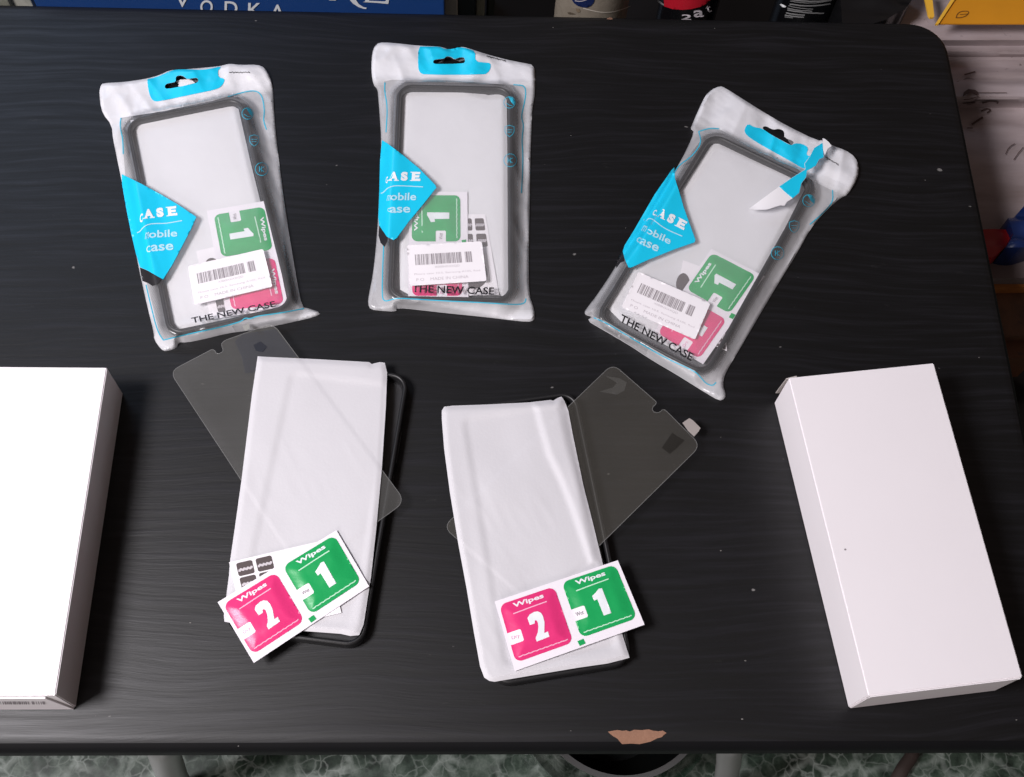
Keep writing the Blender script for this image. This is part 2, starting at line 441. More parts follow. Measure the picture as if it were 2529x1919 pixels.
table = empty('table', (0, .39, FZ), 'black wood grain table with a rounded corner and a chipped front edge', 'table')
V, F = table_top(); nr = len(rrect(0, 0, 1, 1, .03))
tt = link('tabletop', V, F[:1+2*nr]+F[-1:], TABLE, table); tt.data.set_sharp_from_angle(angle=math.radians(35))
EDGE = m_plain('black_edge_band', (.0045, .0045, .0055, 1), .6, 500, .2, .1, spec=.15)
eb = link('edge_band', V, F[1+2*nr:-1], EDGE, table); eb.data.set_sharp_from_angle(angle=math.radians(35))
def h_table(X, Y, P=None):
    d = np.minimum(np.minimum(Y-yF, yB-Y), xR-X); ins = np.clip(BV-d, 0, BV*.999)
    return -(BV-np.sqrt(BV*BV-ins**2))
mp_table = lambda P: on_h(P, lambda X, Y, Q: h_table(X, Y)+.00035)
chip = cE1([(1110, 100), (1150, 92), (1200, 85), (1245, 92), (1280, 88), (1310, 98), (1350, 82), (1420, 86), (1480, 78), (1530, 92), (1570, 96), (1610, 90), (1645, 110), (1600, 150), (1560, 160), (1500, 190), (1400, 213), (1320, 208), (1240, 213), (1215, 185), (1200, 165), (1150, 135)])
surf('chipped_wood', chip, mp_table, CHIP, table, 3)
chip2 = [(1498, 47), (1503, 43.5), (1510, 43), (1514, 47), (1508, 48.5)]
surf('chipped_wood', chip2, mp_table, CHIP, table, 3)
STEEL = m_plain('grey_powder_coated_steel', (.22, .22, .22, 1), .4, 500, .05, .02)
def leg(pxs, r, z0=-TH, z1=FZ):
    pts = on_z(pxs, np.linspace(z0, z1, len(pxs))); return tube('leg', pts, r, STEEL, table)
leg([(395, 1780), (402, 1840), (412, 1880), (428, 1920), (450, 1960)], .0115)
leg([(1800, 1780), (1802, 1840), (1800, 1880), (1792, 1925), (1780, 1960)], .0095)
box_obj('leg', (xL+.03, yB-.06, FZ), (xL+.06, yB-.03, -TH), STEEL, table)
box_obj('leg', (xR-.07, yB-.07, FZ), (xR-.04, yB-.04, -TH), STEEL, table)

# stripe on the floor and basin under the table
st = on_z([(2262, 1840), (2250, 1870), (2232, 1895), (2212, 1930)], FZ+.006)
o = tube('floor_stripe', st, .006, m_plain('dark_brown_stripe', (.035, .022, .018, 1), .8), None)  # dark brown tube lying across the floor
tag(o, 'dark brown stripe lying across the marble floor at bottom right', 'floor_stripe')
bc = on_z([(1533, 1700)], FZ+.09)[0]
edge = on_z([(1533, 1927)], FZ+.09)[0]; br = float(np.hypot(*(edge-bc)[:2]))
bas = empty('basin', (bc[0], bc[1], FZ), 'dark basin with thin pale rim on the marble floor under the table', 'basin')
GB = m_glass('green_glass', .22, (.08, .20, .13, 1)); DK = m_plain('dark_basin_inside', (.006, .007, .007, 1), .35)
lathe('bowl', bc[0], bc[1], [(br*.55, FZ+.001), (br*.70, FZ+.004), (br*.93, FZ+.05), (br, FZ+.09), (br-.003, FZ+.09), (br*.9, FZ+.05), (br*.66, FZ+.008), (.002, FZ+.008)], DK, bas)
lathe('rim', bc[0], bc[1], [(br-.0035, FZ+.090), (br-.0035, FZ+.0925), (br+.001, FZ+.0925), (br+.001, FZ+.089)], m_plain('pale_rim', (.10, .10, .10, 1), .35), bas)
lathe('outer_bowl', bc[0], bc[1], [(br*.9, FZ+.001), (br*1.16, FZ+.05), (br*1.18, FZ+.052), (br*1.19, FZ+.048), (br*.93, FZ+.0005)], GB, bas)

# ------------------------------------------------------------------ white boxes
def carton(name, top_px, h, label, extra=None, width=None):
    T = on_z(top_px, h)                                   # TL TR BR BL
    c = T.mean(0)
    o = empty(name, (c[0], c[1], 0), label, 'box', 'flat white cardboard boxes')
    bm = bmesh.new(); vs = []
    for z in (0.0002, h):
        for p in T: vs.append(bm.verts.new((p[0], p[1], z)))
    bm.faces.new(vs[:4]); bm.faces.new(vs[4:][::-1])
    for i in range(4): j = (i+1) % 4; bm.faces.new((vs[i+4], vs[j+4], vs[j], vs[i]))
    bmesh.ops.recalc_face_normals(bm, faces=bm.faces)
    bmesh.ops.bevel(bm, geom=bm.edges[:], offset=.0006, segments=2, affect='EDGES')
    bm.verts.index_update()
    V = [tuple(v.co) for v in bm.verts]; F = [tuple(v.index for v in f.verts) for f in bm.faces]; bm.free()
    link('carton_body', V, F, CARD, o, False)
    return o, T
def wall_panel(name, T, i, j, h, us, vs, off, mat, parent):
    """a thin panel standing on the side face from corner i to corner j; us along, vs height fractions"""
    a, b = T[i].copy(), T[j].copy(); a[2] = b[2] = 0; d = (b-a); n = np.array([d[1], -d[0], 0]); n /= np.linalg.norm(n)
    c = T.mean(0); 
    if ((a+b)/2-c)@n < 0: n = -n
    V = []
    for o_ in (0.0001, off):
        for u, v in zip(us, vs): V.append(a+d*u+n*o_+np.array([0, 0, h*v]))
    k = len(us); F = [tuple(range(k)), tuple(range(k, 2*k))[::-1]]+[(i_, (i_+1) % k, k+(i_+1) % k, k+i_) for i_ in range(k)]
    o = link(name, V, F, mat, parent, False)
    bm = bmesh.new(); bm.from_mesh(o.data); bmesh.ops.recalc_face_normals(bm, faces=bm.faces); bm.to_mesh(o.data); bm.free()
    return o
HB = .0405
rbx, TR_ = carton('cardboard_box', cF([(175, 130), (815, 65), (1207, 1450), (527, 1533)]), HB,
                  'flat white cardboard box at the right, with a tiny grey speck on its top')
wall_panel('lid_flap', TR_, 3, 2, HB, (.015, .985, .985, .93, .07, .015), (.985, .985, .93, .90, .90, .93), .0008, CARD, rbx)
wall_panel('end_flap', TR_, 3, 2, HB, (.01, .99, .985, .015), (.03, .03, .88, .88), .0005, CARD, rbx)
wall_panel('end_flap', TR_, 0, 1, HB, (.01, .99, .985, .015), (.03, .03, .93, .93), .0005, CARD, rbx)
# small tuck corner sticking out at the far left
a = TR_[0]; 
V = [a+np.array([-.0006, .0006, -.004]), a+np.array([-.0012, .0022, -.030]), a+np.array([.009, .0030, -.030]), a+np.array([.006, .0016, -.002])]
V = V+[v+np.array([0, .0008, 0]) for v in V]
link('dust_flap', V, [(0, 1, 2, 3), (7, 6, 5, 4), (0, 4, 5, 1), (1, 5, 6, 2), (2, 6, 7, 3), (3, 7, 4, 0)], CARD_IN, rbx, False)
surf('ink_speck', cF([(419, 885), (424, 883), (429, 886), (428, 891), (421, 891)]), lambda P: on_z(P, HB+.00015), GREYI, rbx, 2)
# left box: known right edge, width as the other one
e = on_z(cG([(472, 85), (245, 1530)]), HB); d = e[1]-e[0]; d /= np.linalg.norm(d); nrm = np.array([d[1], -d[0], 0])
if nrm[0] > 0: nrm = -nrm
wbx = .0995
def to_px(X):
    v = np.asarray(X)-CAM; return np.column_stack([PW/2+FPX*(v@CR)/(v@CF), PH/2-FPX*(v@CU)/(v@CF)])
LBT = np.array([e[0]+nrm*wbx+d*.0012, e[0], e[1], e[1]+nrm*wbx+d*.0012])
lbx_, TL_ = carton('cardboard_box', to_px(LBT), HB, 'flat white cardboard box cut off by the left picture edge, barcode on its near end')
wall_panel('end_flap', TL_, 3, 2, HB, (.01, .990, .93, .01), (.02, .02, .90, .93), .0012, CARD, lbx_)
# barcode on the near end
def on_wall(T, i, j, off):
    a = T[i].copy(); b = T[j].copy(); a[2] = b[2] = 0; dd = (b-a)/np.linalg.norm(b-a); n = np.array([dd[1], -dd[0], 0])
    if (a-T.mean(0))@n < 0: n = -n
    def mp(P):
        r = rays(P); p0 = a+n*off; t = ((p0-CAM)@n)/(r@n); return CAM+r*t[:, None]
    return mp
rb = random.Random(4); pc = []; x = -6
bars = [(-5, 10, 1), (40, 16, .6), (75, 30, .8), (120, 20, .5), (150, 18, .5), (175, 30, .7), (225, 60, 1), (300, 14, .6), (325, 48, 1), (390, 20, .5), (425, 20, .5), (455, 25, .5), (500, 18, .4), (570, 42, 1), (650, 12, .3), (690, 14, .3), (735, 14, .4), (765, 42, .9)]
for x0, w_, k_ in bars:
    pc.append(quad_px(*cT7([(x0, 684), (x0+w_, 684), (x0+w_+18, 736), (x0+18, 736)])))
flat2d('barcode', pc, on_wall(TL_, 3, 2, .0014), GREYI, lbx_)

# ------------------------------------------------------------------ phone cases
CW, CL, RC, CH = .0878, .1875, .0120, .0093
def fit_rect(px, z, w=CW, l=CL, anchor='c'):
    """px: TL TR BR BL. returns centre, unit u (width), unit v (towards TL side)"""
    T = on_z(px, z)[:, :2]
    v = (T[0]-T[3])/np.linalg.norm(T[0]-T[3])+(T[1]-T[2])/np.linalg.norm(T[1]-T[2])
    if anchor == 'r': v = T[1]-T[2]
    v = v/np.linalg.norm(v); u = np.array([v[1], -v[0]])
    c = T.mean(0) if anchor == 'c' else (T[1]+T[2])/2-u*w/2
    return c, u, v
def ring_pts(w, l, r, n=8):
    out = []
    for (cx, cy, a0) in ((w/2-r, -l/2+r, -90), (w/2-r, l/2-r, 0), (-w/2+r, l/2-r, 90), (-w/2+r, -l/2+r, 180)):
        for k in range(n+1): a = math.radians(a0+90*k/n); out.append((cx+r*math.cos(a), cy+r*math.sin(a)))
    return out
def phone_case(rect, z0, label):
    c, u, v = rect
    root = empty('phone_case', (c[0], c[1], z0), label, 'phone case', 'black framed phone cases')
    prof = [(.0006, .0004), (0, .0012), (0, .0070), (.0005, .0086), (.0014, .0093), (.0024, .0092), (.0031, .0084), (.0032, .0060), (.0028, .0016), (.0040, .0010), (.0006, .0004)]
    V = []; F = []; n = 0
    for ins, z in prof:
        p = ring_pts(CW-2*ins, CL-2*ins, RC-ins); n = len(p)
        V += [(c[0]+a*u[0]+b*v[0], c[1]+a*u[1]+b*v[1], z0+z) for a, b in p]
    for i in range(len(prof)-1):
        for k in range(n): F.append((i*n+k, i*n+(k+1) % n, (i+1)*n+(k+1) % n, (i+1)*n+k))
    link('frame', V, F, RUBBER, root)
    p = ring_pts(CW-.006, CL-.006, RC-.003)
    V = [(c[0]+a*u[0]+b*v[0], c[1]+a*u[1]+b*v[1], z0+.0014) for a, b in p]; V += [(x, y, z0+.0004) for x, y, z in V]
    F = [tuple(range(n)), tuple(range(n, 2*n))[::-1]]+[(k, n+k, n+(k+1) % n, (k+1) % n) for k in range(n)]
    link('back_panel', V, F, BACKP, root, False)
    # raised buttons on the outer side
    for b0, b1 in ((.030, .052), (.010, .021)):
        V = []
        for a in (CW/2-.0008, CW/2+.0007):
            for b in (b0, b1):
                for z in (.0030, .0062): V.append((c[0]+a*u[0]+b*v[0], c[1]+a*u[1]+b*v[1], z0+z))
        link('side_button', V, [(4, 6, 7, 5), (0, 1, 3, 2), (0, 4, 5, 1), (2, 3, 7, 6), (1, 5, 7, 3), (0, 2, 6, 4)], RUBBER, root, False)
    return root
def sdf(X, Y, rect, w=CW, l=CL, r=RC):
    c, u, v = rect; a = np.abs((X-c[0])*u[0]+(Y-c[1])*u[1])-w/2+r; b = np.abs((X-c[0])*v[0]+(Y-c[1])*v[1])-l/2+r
    return np.hypot(np.maximum(a, 0), np.maximum(b, 0))+np.minimum(np.maximum(a, b), 0)-r

PAPER2 = m_plain('bright_sleeve_paper', (.72, .715, .735, 1), .6, 500, .02, .1)
def sleeve(outline, z0, th, label, seed, ridge=None, wr=.0004):
    def h(X, Y, P):
        d = dist_to(P, outline)*.00026
        k = sm(d/.003)
        z = z0+.0004+th*k + wr*(vnoise(X*45, Y*30, seed)-.5)*sm(d/.01)*2 + wr*.28*(.5-np.abs(vnoise(X*120+Y*60, Y*45, seed+1)-.5)*2)*sm((vnoise(X*25, Y*25, seed+3)-.45)*5)
        if ridge is not None: z = z+ridge(P, X, Y)
        return np.maximum(z, z0+.00025)
    o = solid('paper_sleeve', outline, lambda P: on_h(P, h), z0, PAPER if z0 > .008 else PAPER2, None, 6, angle=45)
    return tag(o, label, 'paper sleeve', 'white paper sleeves holding screen glass')

# ------------------------------------------------------------------ wipe packets and sticker sheets
def bil(quad, u, v):
    q = [np.array(p) for p in quad]; u = np.asarray(u)[..., None]; v = np.asarray(v)[..., None]
    return (q[0]*(1-u)+q[1]*u)*(1-v)+(q[3]*(1-u)+q[2]*u)*v
def rr_uv(u0, v0, u1, v1, ru, rv, n=6, notch=None):
    out = []
    for (cx, cy, a0) in ((u1-ru, v0+rv, -90), (u1-ru, v1-rv, 0), (u0+ru, v1-rv, 90)):
        for k in range(n+1): a = math.radians(a0+90*k/n); out.append((cx+ru*math.cos(a), cy+rv*math.sin(a)))
    if notch: out += notch
    for k in range(n+1): a = math.radians(180+90*k/n); out.append((u0+ru+ru*math.cos(a), v0+rv+rv*math.sin(a)))
    return out
ONE = [(.418, .391), (.50, .35), (.575, .305), (.63, .315), (.627, .77), (.49, .77), (.485, .465), (.427, .475)]
TWO = [(.40, .36), (.45, .315), (.53, .298), (.60, .31), (.645, .35), (.66, .42), (.652, .52), (.62, .61), (.595, .69), (.66, .685), (.655, .775), (.43, .785), (.43, .72), (.49, .65), (.53, .56), (.545, .48), (.53, .44), (.505, .44), (.49, .485), (.405, .485)]
def packet(quad, z0, label, flip=False, tilt=None, blank=0):
    zf = (lambda X, Y: 0*X) if tilt is None else tilt
    ctr = on_z([tuple(bil(quad, .5, .5))], z0)[0]
    root = empty('wipe_packet', (ctr[0], ctr[1], z0), label, 'wipe packet', 'paired cleaning wipe packets')
    if flip: pads = [('green', (.05, .06, .455, .90)), ('pink', (.53, .06, .965, .90))]
    else: pads = [('pink', (.025, .065, .470, .895)), ('green', (.535, .045, .968, .875))]
    padpx = []
    for kind, (u0, v0, u1, v1) in pads:
        s2p = (lambda st, u0=u0, v0=v0, u1=u1, v1=v1: [tuple(bil(quad, u0+(u1-u0)*s_, v0+(v1-v0)*t_)) for s_, t_ in st])
        padpx.append((kind, s2p, s2p(rr_uv(0, 0, 1, 1, .12, .12))))
    def h(X, Y, P, off=0):
        z = z0+.0005+zf(X, Y)
        for kind, s2p, pp in padpx:
            d = dist_to(P, pp)*.00026*np.where(inside(P, pp), 1, -1)
            k = sm((d+.0005)/.010)
            z = z+k*(.0013+.0006*(vnoise(X*120, Y*120, 3)-.5)+.0001*(vnoise(X*300, Y*300, 5)-.5))
        return z+off
    mp = lambda off: (lambda P: on_h(P, lambda X, Y, Q: h(X, Y, Q, off)))
    solid('foil_sheet', resample(quad, 30), mp(0), -.00015, FOILW, root, 4)
    for kind, s2p, pp in padpx:
        notch = [(0, .70), (.215, .70), (.235, .68), (.235, .51), (.215, .49), (0, .49)]
        col, ink, pale = (GREEN, WHITEI, GREENI) if kind == 'green' else (PINK, WHITEI, PINKI)
        pad = surf('wet_wipe_pad' if kind == 'green' else 'dry_wipe_pad', s2p(rr_uv(0, 0, 1, 1, .12, .12, notch=notch)), mp(.00025), col, root, 4)
        num = ONE if kind == 'green' else TWO
        surf('numeral', s2p(num), mp(.00042), ink, pad, 3)
        q = s2p([(.225, .148), (.775, .148), (.225, .045)])
        flat2d('lettering', [text_px('Wipes', *q, .03)], mp(.00045), WHITEI if kind == 'green' else FOILW, pad)
        V1, F1 = stroke(s2p([(.19, .215), (.5, .205), (.80, .20)]), 2.8)
        zz = [(.07+.86*i/24, .925+.006*math.sin(i*2.3)) for i in range(25)]
        V2, F2 = stroke(s2p(zz), 2.6)
        flat2d('underline', [(V1, F1), (V2, F2)], mp(.00045), pale, pad)
        q = s2p([(.045, .635), (.18, .63), (.045, .56)])
        flat2d('tab_lettering', [text_px('Wet' if kind == 'green' else 'Dry', *q)], mp(.00045), GREYI if kind == 'green' else PINKI, pad)
    if not flip:
        g = [tuple(bil(quad, a, b)) for a, b in ((.500, .90), (.548, .895), (.553, .97), (.505, .975))]
        surf('registration_mark', g, mp(.0002), GREEN, root, 3)
    return root
def sheet(quad, z0, label, arr, tiltf=None):
    """sticker sheet with printed dark labels; arr: list of ('r', u0,v0,u1,v1) / ('c', u,v,r)"""
    h = lambda X, Y, P, off=0: z0+.00025+off+(tiltf(X, Y) if tiltf else 0)
    mp = lambda off: (lambda P: on_h(P, lambda X, Y, Q: h(X, Y, Q, off)))
    root = solid('sticker_sheet', resample(quad, 20), mp(0), -.0002, STICK, None, 8)
    tag(root, label, 'sticker sheet', 'dust sticker sheets')
    for it in arr:
        if it[0] == 'r':
            _, u0, v0, u1, v1 = it; poly = [tuple(bil(quad, a, b)) for a, b in rr_uv(u0, v0, u1, v1, (u1-u0)*.14, (v1-v0)*.14)]
            p = surf('printed_label', poly, mp(.0001), BROWNI, root, 4)
            m_ = (v0+v1)/2+(v1-v0)*.05
            st_ = [(u0+(u1-u0)*(.06+.88*i/12), m_+(v1-v0)*.05*math.sin(i*2.1)) for i in range(13)]
            flat2d('label_stripe', [stroke([tuple(bil(quad, a, b)) for a, b in st_], 6)], mp(.0002), PALEG, p)
        else:
            _, cu_, cv_, ru, rv = it; poly = [tuple(bil(quad, cu_+ru*math.cos(a), cv_+rv*math.sin(a))) for a in np.linspace(0, 2*math.pi, 29)[:-1]]
            surf('printed_label', poly, mp(.0001), BROWNI, root, 4)
    return root
GRID = [('r', .065, .035, .235, .215), ('r', .27, .035, .440, .215), ('r', .065, .235, .235, .41), ('r', .27, .235, .440, .41), ('c', .76, .34, .16, .24), ('r', .07, .60, .235, .80), ('r', .27, .60, .435, .80)]

# ------------------------------------------------------------------ screen glass
GEDGE = m_glass('glass_glint_paint', .13, (.9, .9, .9, 1))  # pale colour along the outline stands in for the glint of the edges
def glass(outline, z0, mat, label, tabs=()):
    h = lambda X, Y, P: np.full(len(P), z0+.0006)
    o = solid('screen_glass', outline, lambda P: on_z(P, np.full(len(P), z0+.00055)), z0, mat, None, 12, smooth=False)
    tag(o, label, 'screen glass', 'clear tempered glass screen protectors')
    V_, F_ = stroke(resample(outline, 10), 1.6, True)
    flat2d('painted_edge_glint', [(V_, F_)], lambda P: on_z(P, z0+.0007), GEDGE, o)
    return o
def arc_corner(a, c, b, r, n=7):
    a, c, b = map(lambda q: np.array(q, float), (a, c, b)); ua = (a-c)/np.linalg.norm(a-c); ub = (b-c)/np.linalg.norm(b-c)
    p0 = c+ua*r; p1 = c+ub*r; out = []
    for k in range(n+1): t = k/n; out.append(tuple((1-t)**2*p0+2*t*(1-t)*(c*.9+(p0+p1)/2*.1)+t*t*p1))
    return out

# ---- stack on the left
rD = fit_rect(cD([(500, 200), (1183, 245), (962, 1558), (400, 1480)]), .0093, anchor='r')
phone_case(rD, .0002, 'open black phone case under the left loose paper sleeve')
DG = [(72, 255), (545, 30), (1158, 855), (690, 1195)]
gl = arc_corner(DG[3], DG[0], DG[1], 45)+[(262, 157), (272, 155), (281, 161), (287, 172), (299, 174), (313, 168), (319, 158), (313, 140), (312, 128), (322, 117), (335, 110)]+arc_corner(DG[0], DG[1], DG[2], 45)+arc_corner(DG[1], DG[2], DG[3], 50)+arc_corner(DG[2], DG[3], DG[0], 45)
glD = cD(gl)
gD = glass(glD, .0097, GLASS_G, 'clear grey screen glass slanting up-left from under the left paper sleeve', )
BLUE_T = m_glass('blue_tab_film', .07, (.10, .13, .24, 1))
surf('peel_tab', cD([(372, 118), (405, 85), (560, 60), (660, 190), (478, 188), (470, 262), (420, 265), (405, 190)]), lambda P: on_z(P, .01035+.0001), BLUE_T, gD, 12)
surf('pull_sticker', cD([(458, 135), (490, 118), (520, 142), (500, 166), (470, 160)]), lambda P: on_z(P, .0106), m_plain('dark_sticker', (.02, .022, .03, 1), .4), gD, 6)
surf('edge_label', cD([(408, 48), (436, 34), (442, 58), (420, 70)]), lambda P: on_z(P, .0107), m_plain('grey_sticker', (.3, .3, .28, 1), .5), gD, 6)
def rdg(poly, amp):
    P2 = np.array(poly)
    def f(P, X, Y):
        d = dist_to(P, poly)*.00026*np.where(inside(P, poly), 1, -1); return amp*sm((d+.0008)/.0016)
    return f
def rdgD(P, X, Y):
    s = sdf(X, Y, rD, CW-.012, CL-.016, .008)
    return rdg(glD, .00028)(P, X, Y)-.0007*sm((-s)/.006)
slD = cD([(478, 186), (500, 188), (760, 200), (990, 213), (1003, 222), (1040, 213), (1063, 216), (1074, 262), (1068, 420), (1050, 700), (1024, 980), (1000, 1200), (980, 1330), (966, 1420), (945, 1470), (905, 1474), (860, 1464), (700, 1452), (500, 1432), (345, 1412), (325, 1408), (322, 1380), (345, 1200), (352, 1120), (375, 960), (403, 760), (430, 540), (452, 360)])
sleeve(slD, .0104, .0011, 'left loose white paper sleeve, under a sticker sheet and a wipe packet', 11, rdgD)
shq = cP6([(290, 480), (1320, 240), (1515, 1030), (480, 1275)])
sheet(shq, .01235, 'white sticker sheet with dark square labels, half under the left loose wipe packet', GRID)
pq6 = cP6([(165, 915), (1460, 130), (1818, 742), (560, 1577)])
packet(pq6, .0127, 'pink and green wipe packet jutting over the lower left of the left paper sleeve')

# ---- stack on the right
rE = fit_rect(cE([(100, 215), (735, 170), (1010, 1500), (330, 1600)]), .0093)
phone_case(rE, .0002, 'open black phone case under the right loose paper sleeve')
EG = [(905, 35), (1330, 428), (532, 1215), (88, 822)]
ge = arc_corner(EG[3], EG[0], EG[1], 45)+[(1106, 212), (1113, 220), (1112, 230), (1098, 243), (1094, 256), (1102, 268), (1118, 272), (1132, 268), (1142, 258), (1152, 257), (1165, 266)]+arc_corner(EG[0], EG[1], EG[2], 48)+arc_corner(EG[1], EG[2], EG[3], 45)+arc_corner(EG[2], EG[3], EG[0], 45)
glE = cE(ge)
gE = glass(glE, .0097, GLASS_O, 'clear olive screen glass with a silver tab slanting out of the right paper sleeve')
solid('pull_tab', cE([(1240, 320), (1273, 298), (1290, 308), (1327, 345), (1318, 362), (1296, 386), (1268, 360)]), lambda P: on_z(P, np.full(len(P), .0108)), -.0003, m_plain('silver_tab', (.42, .38, .36, 1), .3, Metallic=.2), gE, 8)
surf('dark_sticker', cE([(1190, 368), (1215, 385), (1250, 405), (1215, 440), (1178, 470), (1140, 440)]), lambda P: on_z(P, .0106), m_glass('dark_tab_film', .35, (.015, .014, .012, 1)), gE, 8)
surf('edge_sticker', cE([(870, 95), (935, 105), (972, 125), (960, 165), (925, 185), (840, 170), (905, 150), (925, 128)]), lambda P: on_z(P, .0106), m_glass('clear_tab_film', .07, (.5, .5, .48, 1)), gE, 8)
def rdgE(P, X, Y):
    s = sdf(X, Y, rE, CW-.012, CL-.016, .008)
    mid = cE([(515, 225), (540, 330), (580, 470), (640, 600), (690, 720), (735, 850), (790, 1010), (840, 1000), (760, 620), (700, 400), (660, 200)])
    d = dist_to(P, mid)*.00026*np.where(inside(P, mid), 1, -1)
    return rdg(glE, .00028)(P, X, Y)-.0009*sm((-s)/.006)+.0016*sm((d+.001)/.006)
slE = cE([(80, 300), (80, 262), (92, 243), (130, 238), (300, 232), (500, 222), (605, 210), (616, 214), (640, 200), (657, 194), (672, 215), (690, 262), (712, 380), (762, 620), (810, 810), (856, 1000), (905, 1160), (950, 1340), (985, 1452), (950, 1462), (880, 1480), (740, 1500), (560, 1530), (335, 1568), (310, 1564), (285, 1548), (265, 1495), (235, 1330), (200, 1120), (160, 905), (120, 660), (92, 450)])
sleeve(slE, .0104, .0013, 'right loose white paper sleeve with a long fold, one wipe packet on it', 23, rdgE, .0006)
pq7 = cP7([(195, 678), (1612, 203), (1920, 945), (425, 1480)])
packet(pq7, .0133, 'pink and green wipe packet lying across the foot of the right paper sleeve')

# ------------------------------------------------------------------ sealed pouches
def pouch(label, outline, window, hole, case_px, vrange, label_txt, seed, lift):
    rect = fit_rect(case_px, .010)
    c, u, v = rect
    wob = .0010
    def h(X, Y, P, off=0.0):
        d = dist_to(P, outline)*.00026
        s = sdf(X, Y, rect); lv = (X-c[0])*v[0]+(Y-c[1])*v[1]; lu = (X-c[0])*u[0]+(Y-c[1])*u[1]
        base = .0020+.0016*(vnoise(lu*38, lv*16, seed)-.3)+.0009*(vnoise(lu*110, lv*45, seed+2)-.5)
        base = base+lift(lu, lv)
        t = sm(1-s/.0105)
        top = .0108-.0012*sm((-s-.002)/.012)
        z = base+(top-base)*t
        e = sm((s+.006)/.008)                      # wrinkles live round the case edge and in the margins
        cr = np.abs(vnoise(lu*70+lv*22, lv*30, seed+5)-.5)
        z = z+e*(.0036*(.25-cr))
        z = z+(1-e)*.00035*(vnoise(lu*60, lv*40, seed+7)-.5)
        rim = .0010+np.maximum(lift(lu, lv), 0)*.8
        z = z+.0005*np.exp(-((lv-.1015)/.0009)**2)+.0004*np.exp(-((lv-.1040)/.0009)**2)
        z = z+(1-t)*.0022*(.22-np.abs(vnoise(lu*62-lv*34, lv*48+lu*20, seed+11)-.5))+(1-t)*.0005*(.22-np.abs(vnoise(lu*60+lv*190, lv*60-lu*150, seed+13)-.5))
        z = z+.0006*(1-t)*sm((lv-.094)/.006)*(vnoise(lu*75, lv*60, seed+9)-.5)*2
        z = np.minimum(z, rim+d*1.9)
        z = np.where((s < .0008) & (d > .0012), np.maximum(z, np.where(s < -.004, .0085, .0107)), z)
        return np.maximum(z, .0009)+off
    mp = lambda off: (lambda P: on_h(P, lambda X, Y, Q: h(X, Y, Q, off)))
    root = empty('sealed_pouch', (c[0], c[1], 0), label, 'pouch', 'zip pouches holding a phone case')
    # front sheet: one continuous skin, frosted window, printed margins
    P, F = tess(outline, 5, [hole], [window]); T = mp(0)(P); n = len(P)
    Bt = T.copy(); Bt[:, 2] = .0004; nh = dist_to(P, hole) < 1.0; Bt[nh, 2] = T[nh, 2]-.0003
    cnt = {}
    for f in F:
        for i in range(3): cnt[(f[i], f[(i+1) % 3])] = 1
    walls = [(b, a, a+n, b+n) for (a, b) in cnt if (b, a) not in cnt]
    o = link('bag_film', np.vstack([T, Bt]), list(F)+walls, FILMBAG, root)
    o.data.set_sharp_from_angle(angle=math.radians(50))
    C = np.array([P[list(f)].mean(0) for f in F]); inw = inside(C, window)
    CT = np.array([T[list(f)].mean(0) for f in F]); lv = (CT[:, 0]-c[0])*v[0]+(CT[:, 1]-c[1])*v[1]; lu = (CT[:, 0]-c[0])*u[0]+(CT[:, 1]-c[1])*u[1]
    sC = sdf(CT[:, 0], CT[:, 1], rect); mk = np.where(inw, .06+.38*sm((sC-.0005)/.006)+.09*sm((-sC-.0035)/.010), 0.0); m0, m1, side = vrange
    edge_m = np.clip(np.maximum((lv-m1)/.010, (m0-lv)/.006), 0, 1)
    sl = side[0]*(lu < 0)+side[1]*(lu >= 0)
    mk = np.where(inw, mk, sl+(1-sl)*edge_m)
    mk = np.concatenate([mk, np.full(len(walls), .9)])
    at = o.data.attributes.new('milk', 'FLOAT', 'FACE')
    if len(o.data.polygons) == len(mk): at.data.foreach_set('value', mk.astype(np.float32))
    else: print('MILK MISMATCH', len(o.data.polygons), len(mk))
    hc_ = np.array(hole).mean(0); hbig = [tuple(hc_+(np.array(q_)-hc_)*1.7) for q_ in hole[::2]]; Pb, Fb = tess(outline, 14, [hbig] if inside(np.array(hbig), outline).all() else [hole]); link('back_sheet', np.column_stack([on_h(Pb, lambda X, Y, Q: h(X, Y, Q, 0))[:, :2], np.full(len(Pb), .0004)]), Fb, FILMBACK, root)
    return root, rect, mp

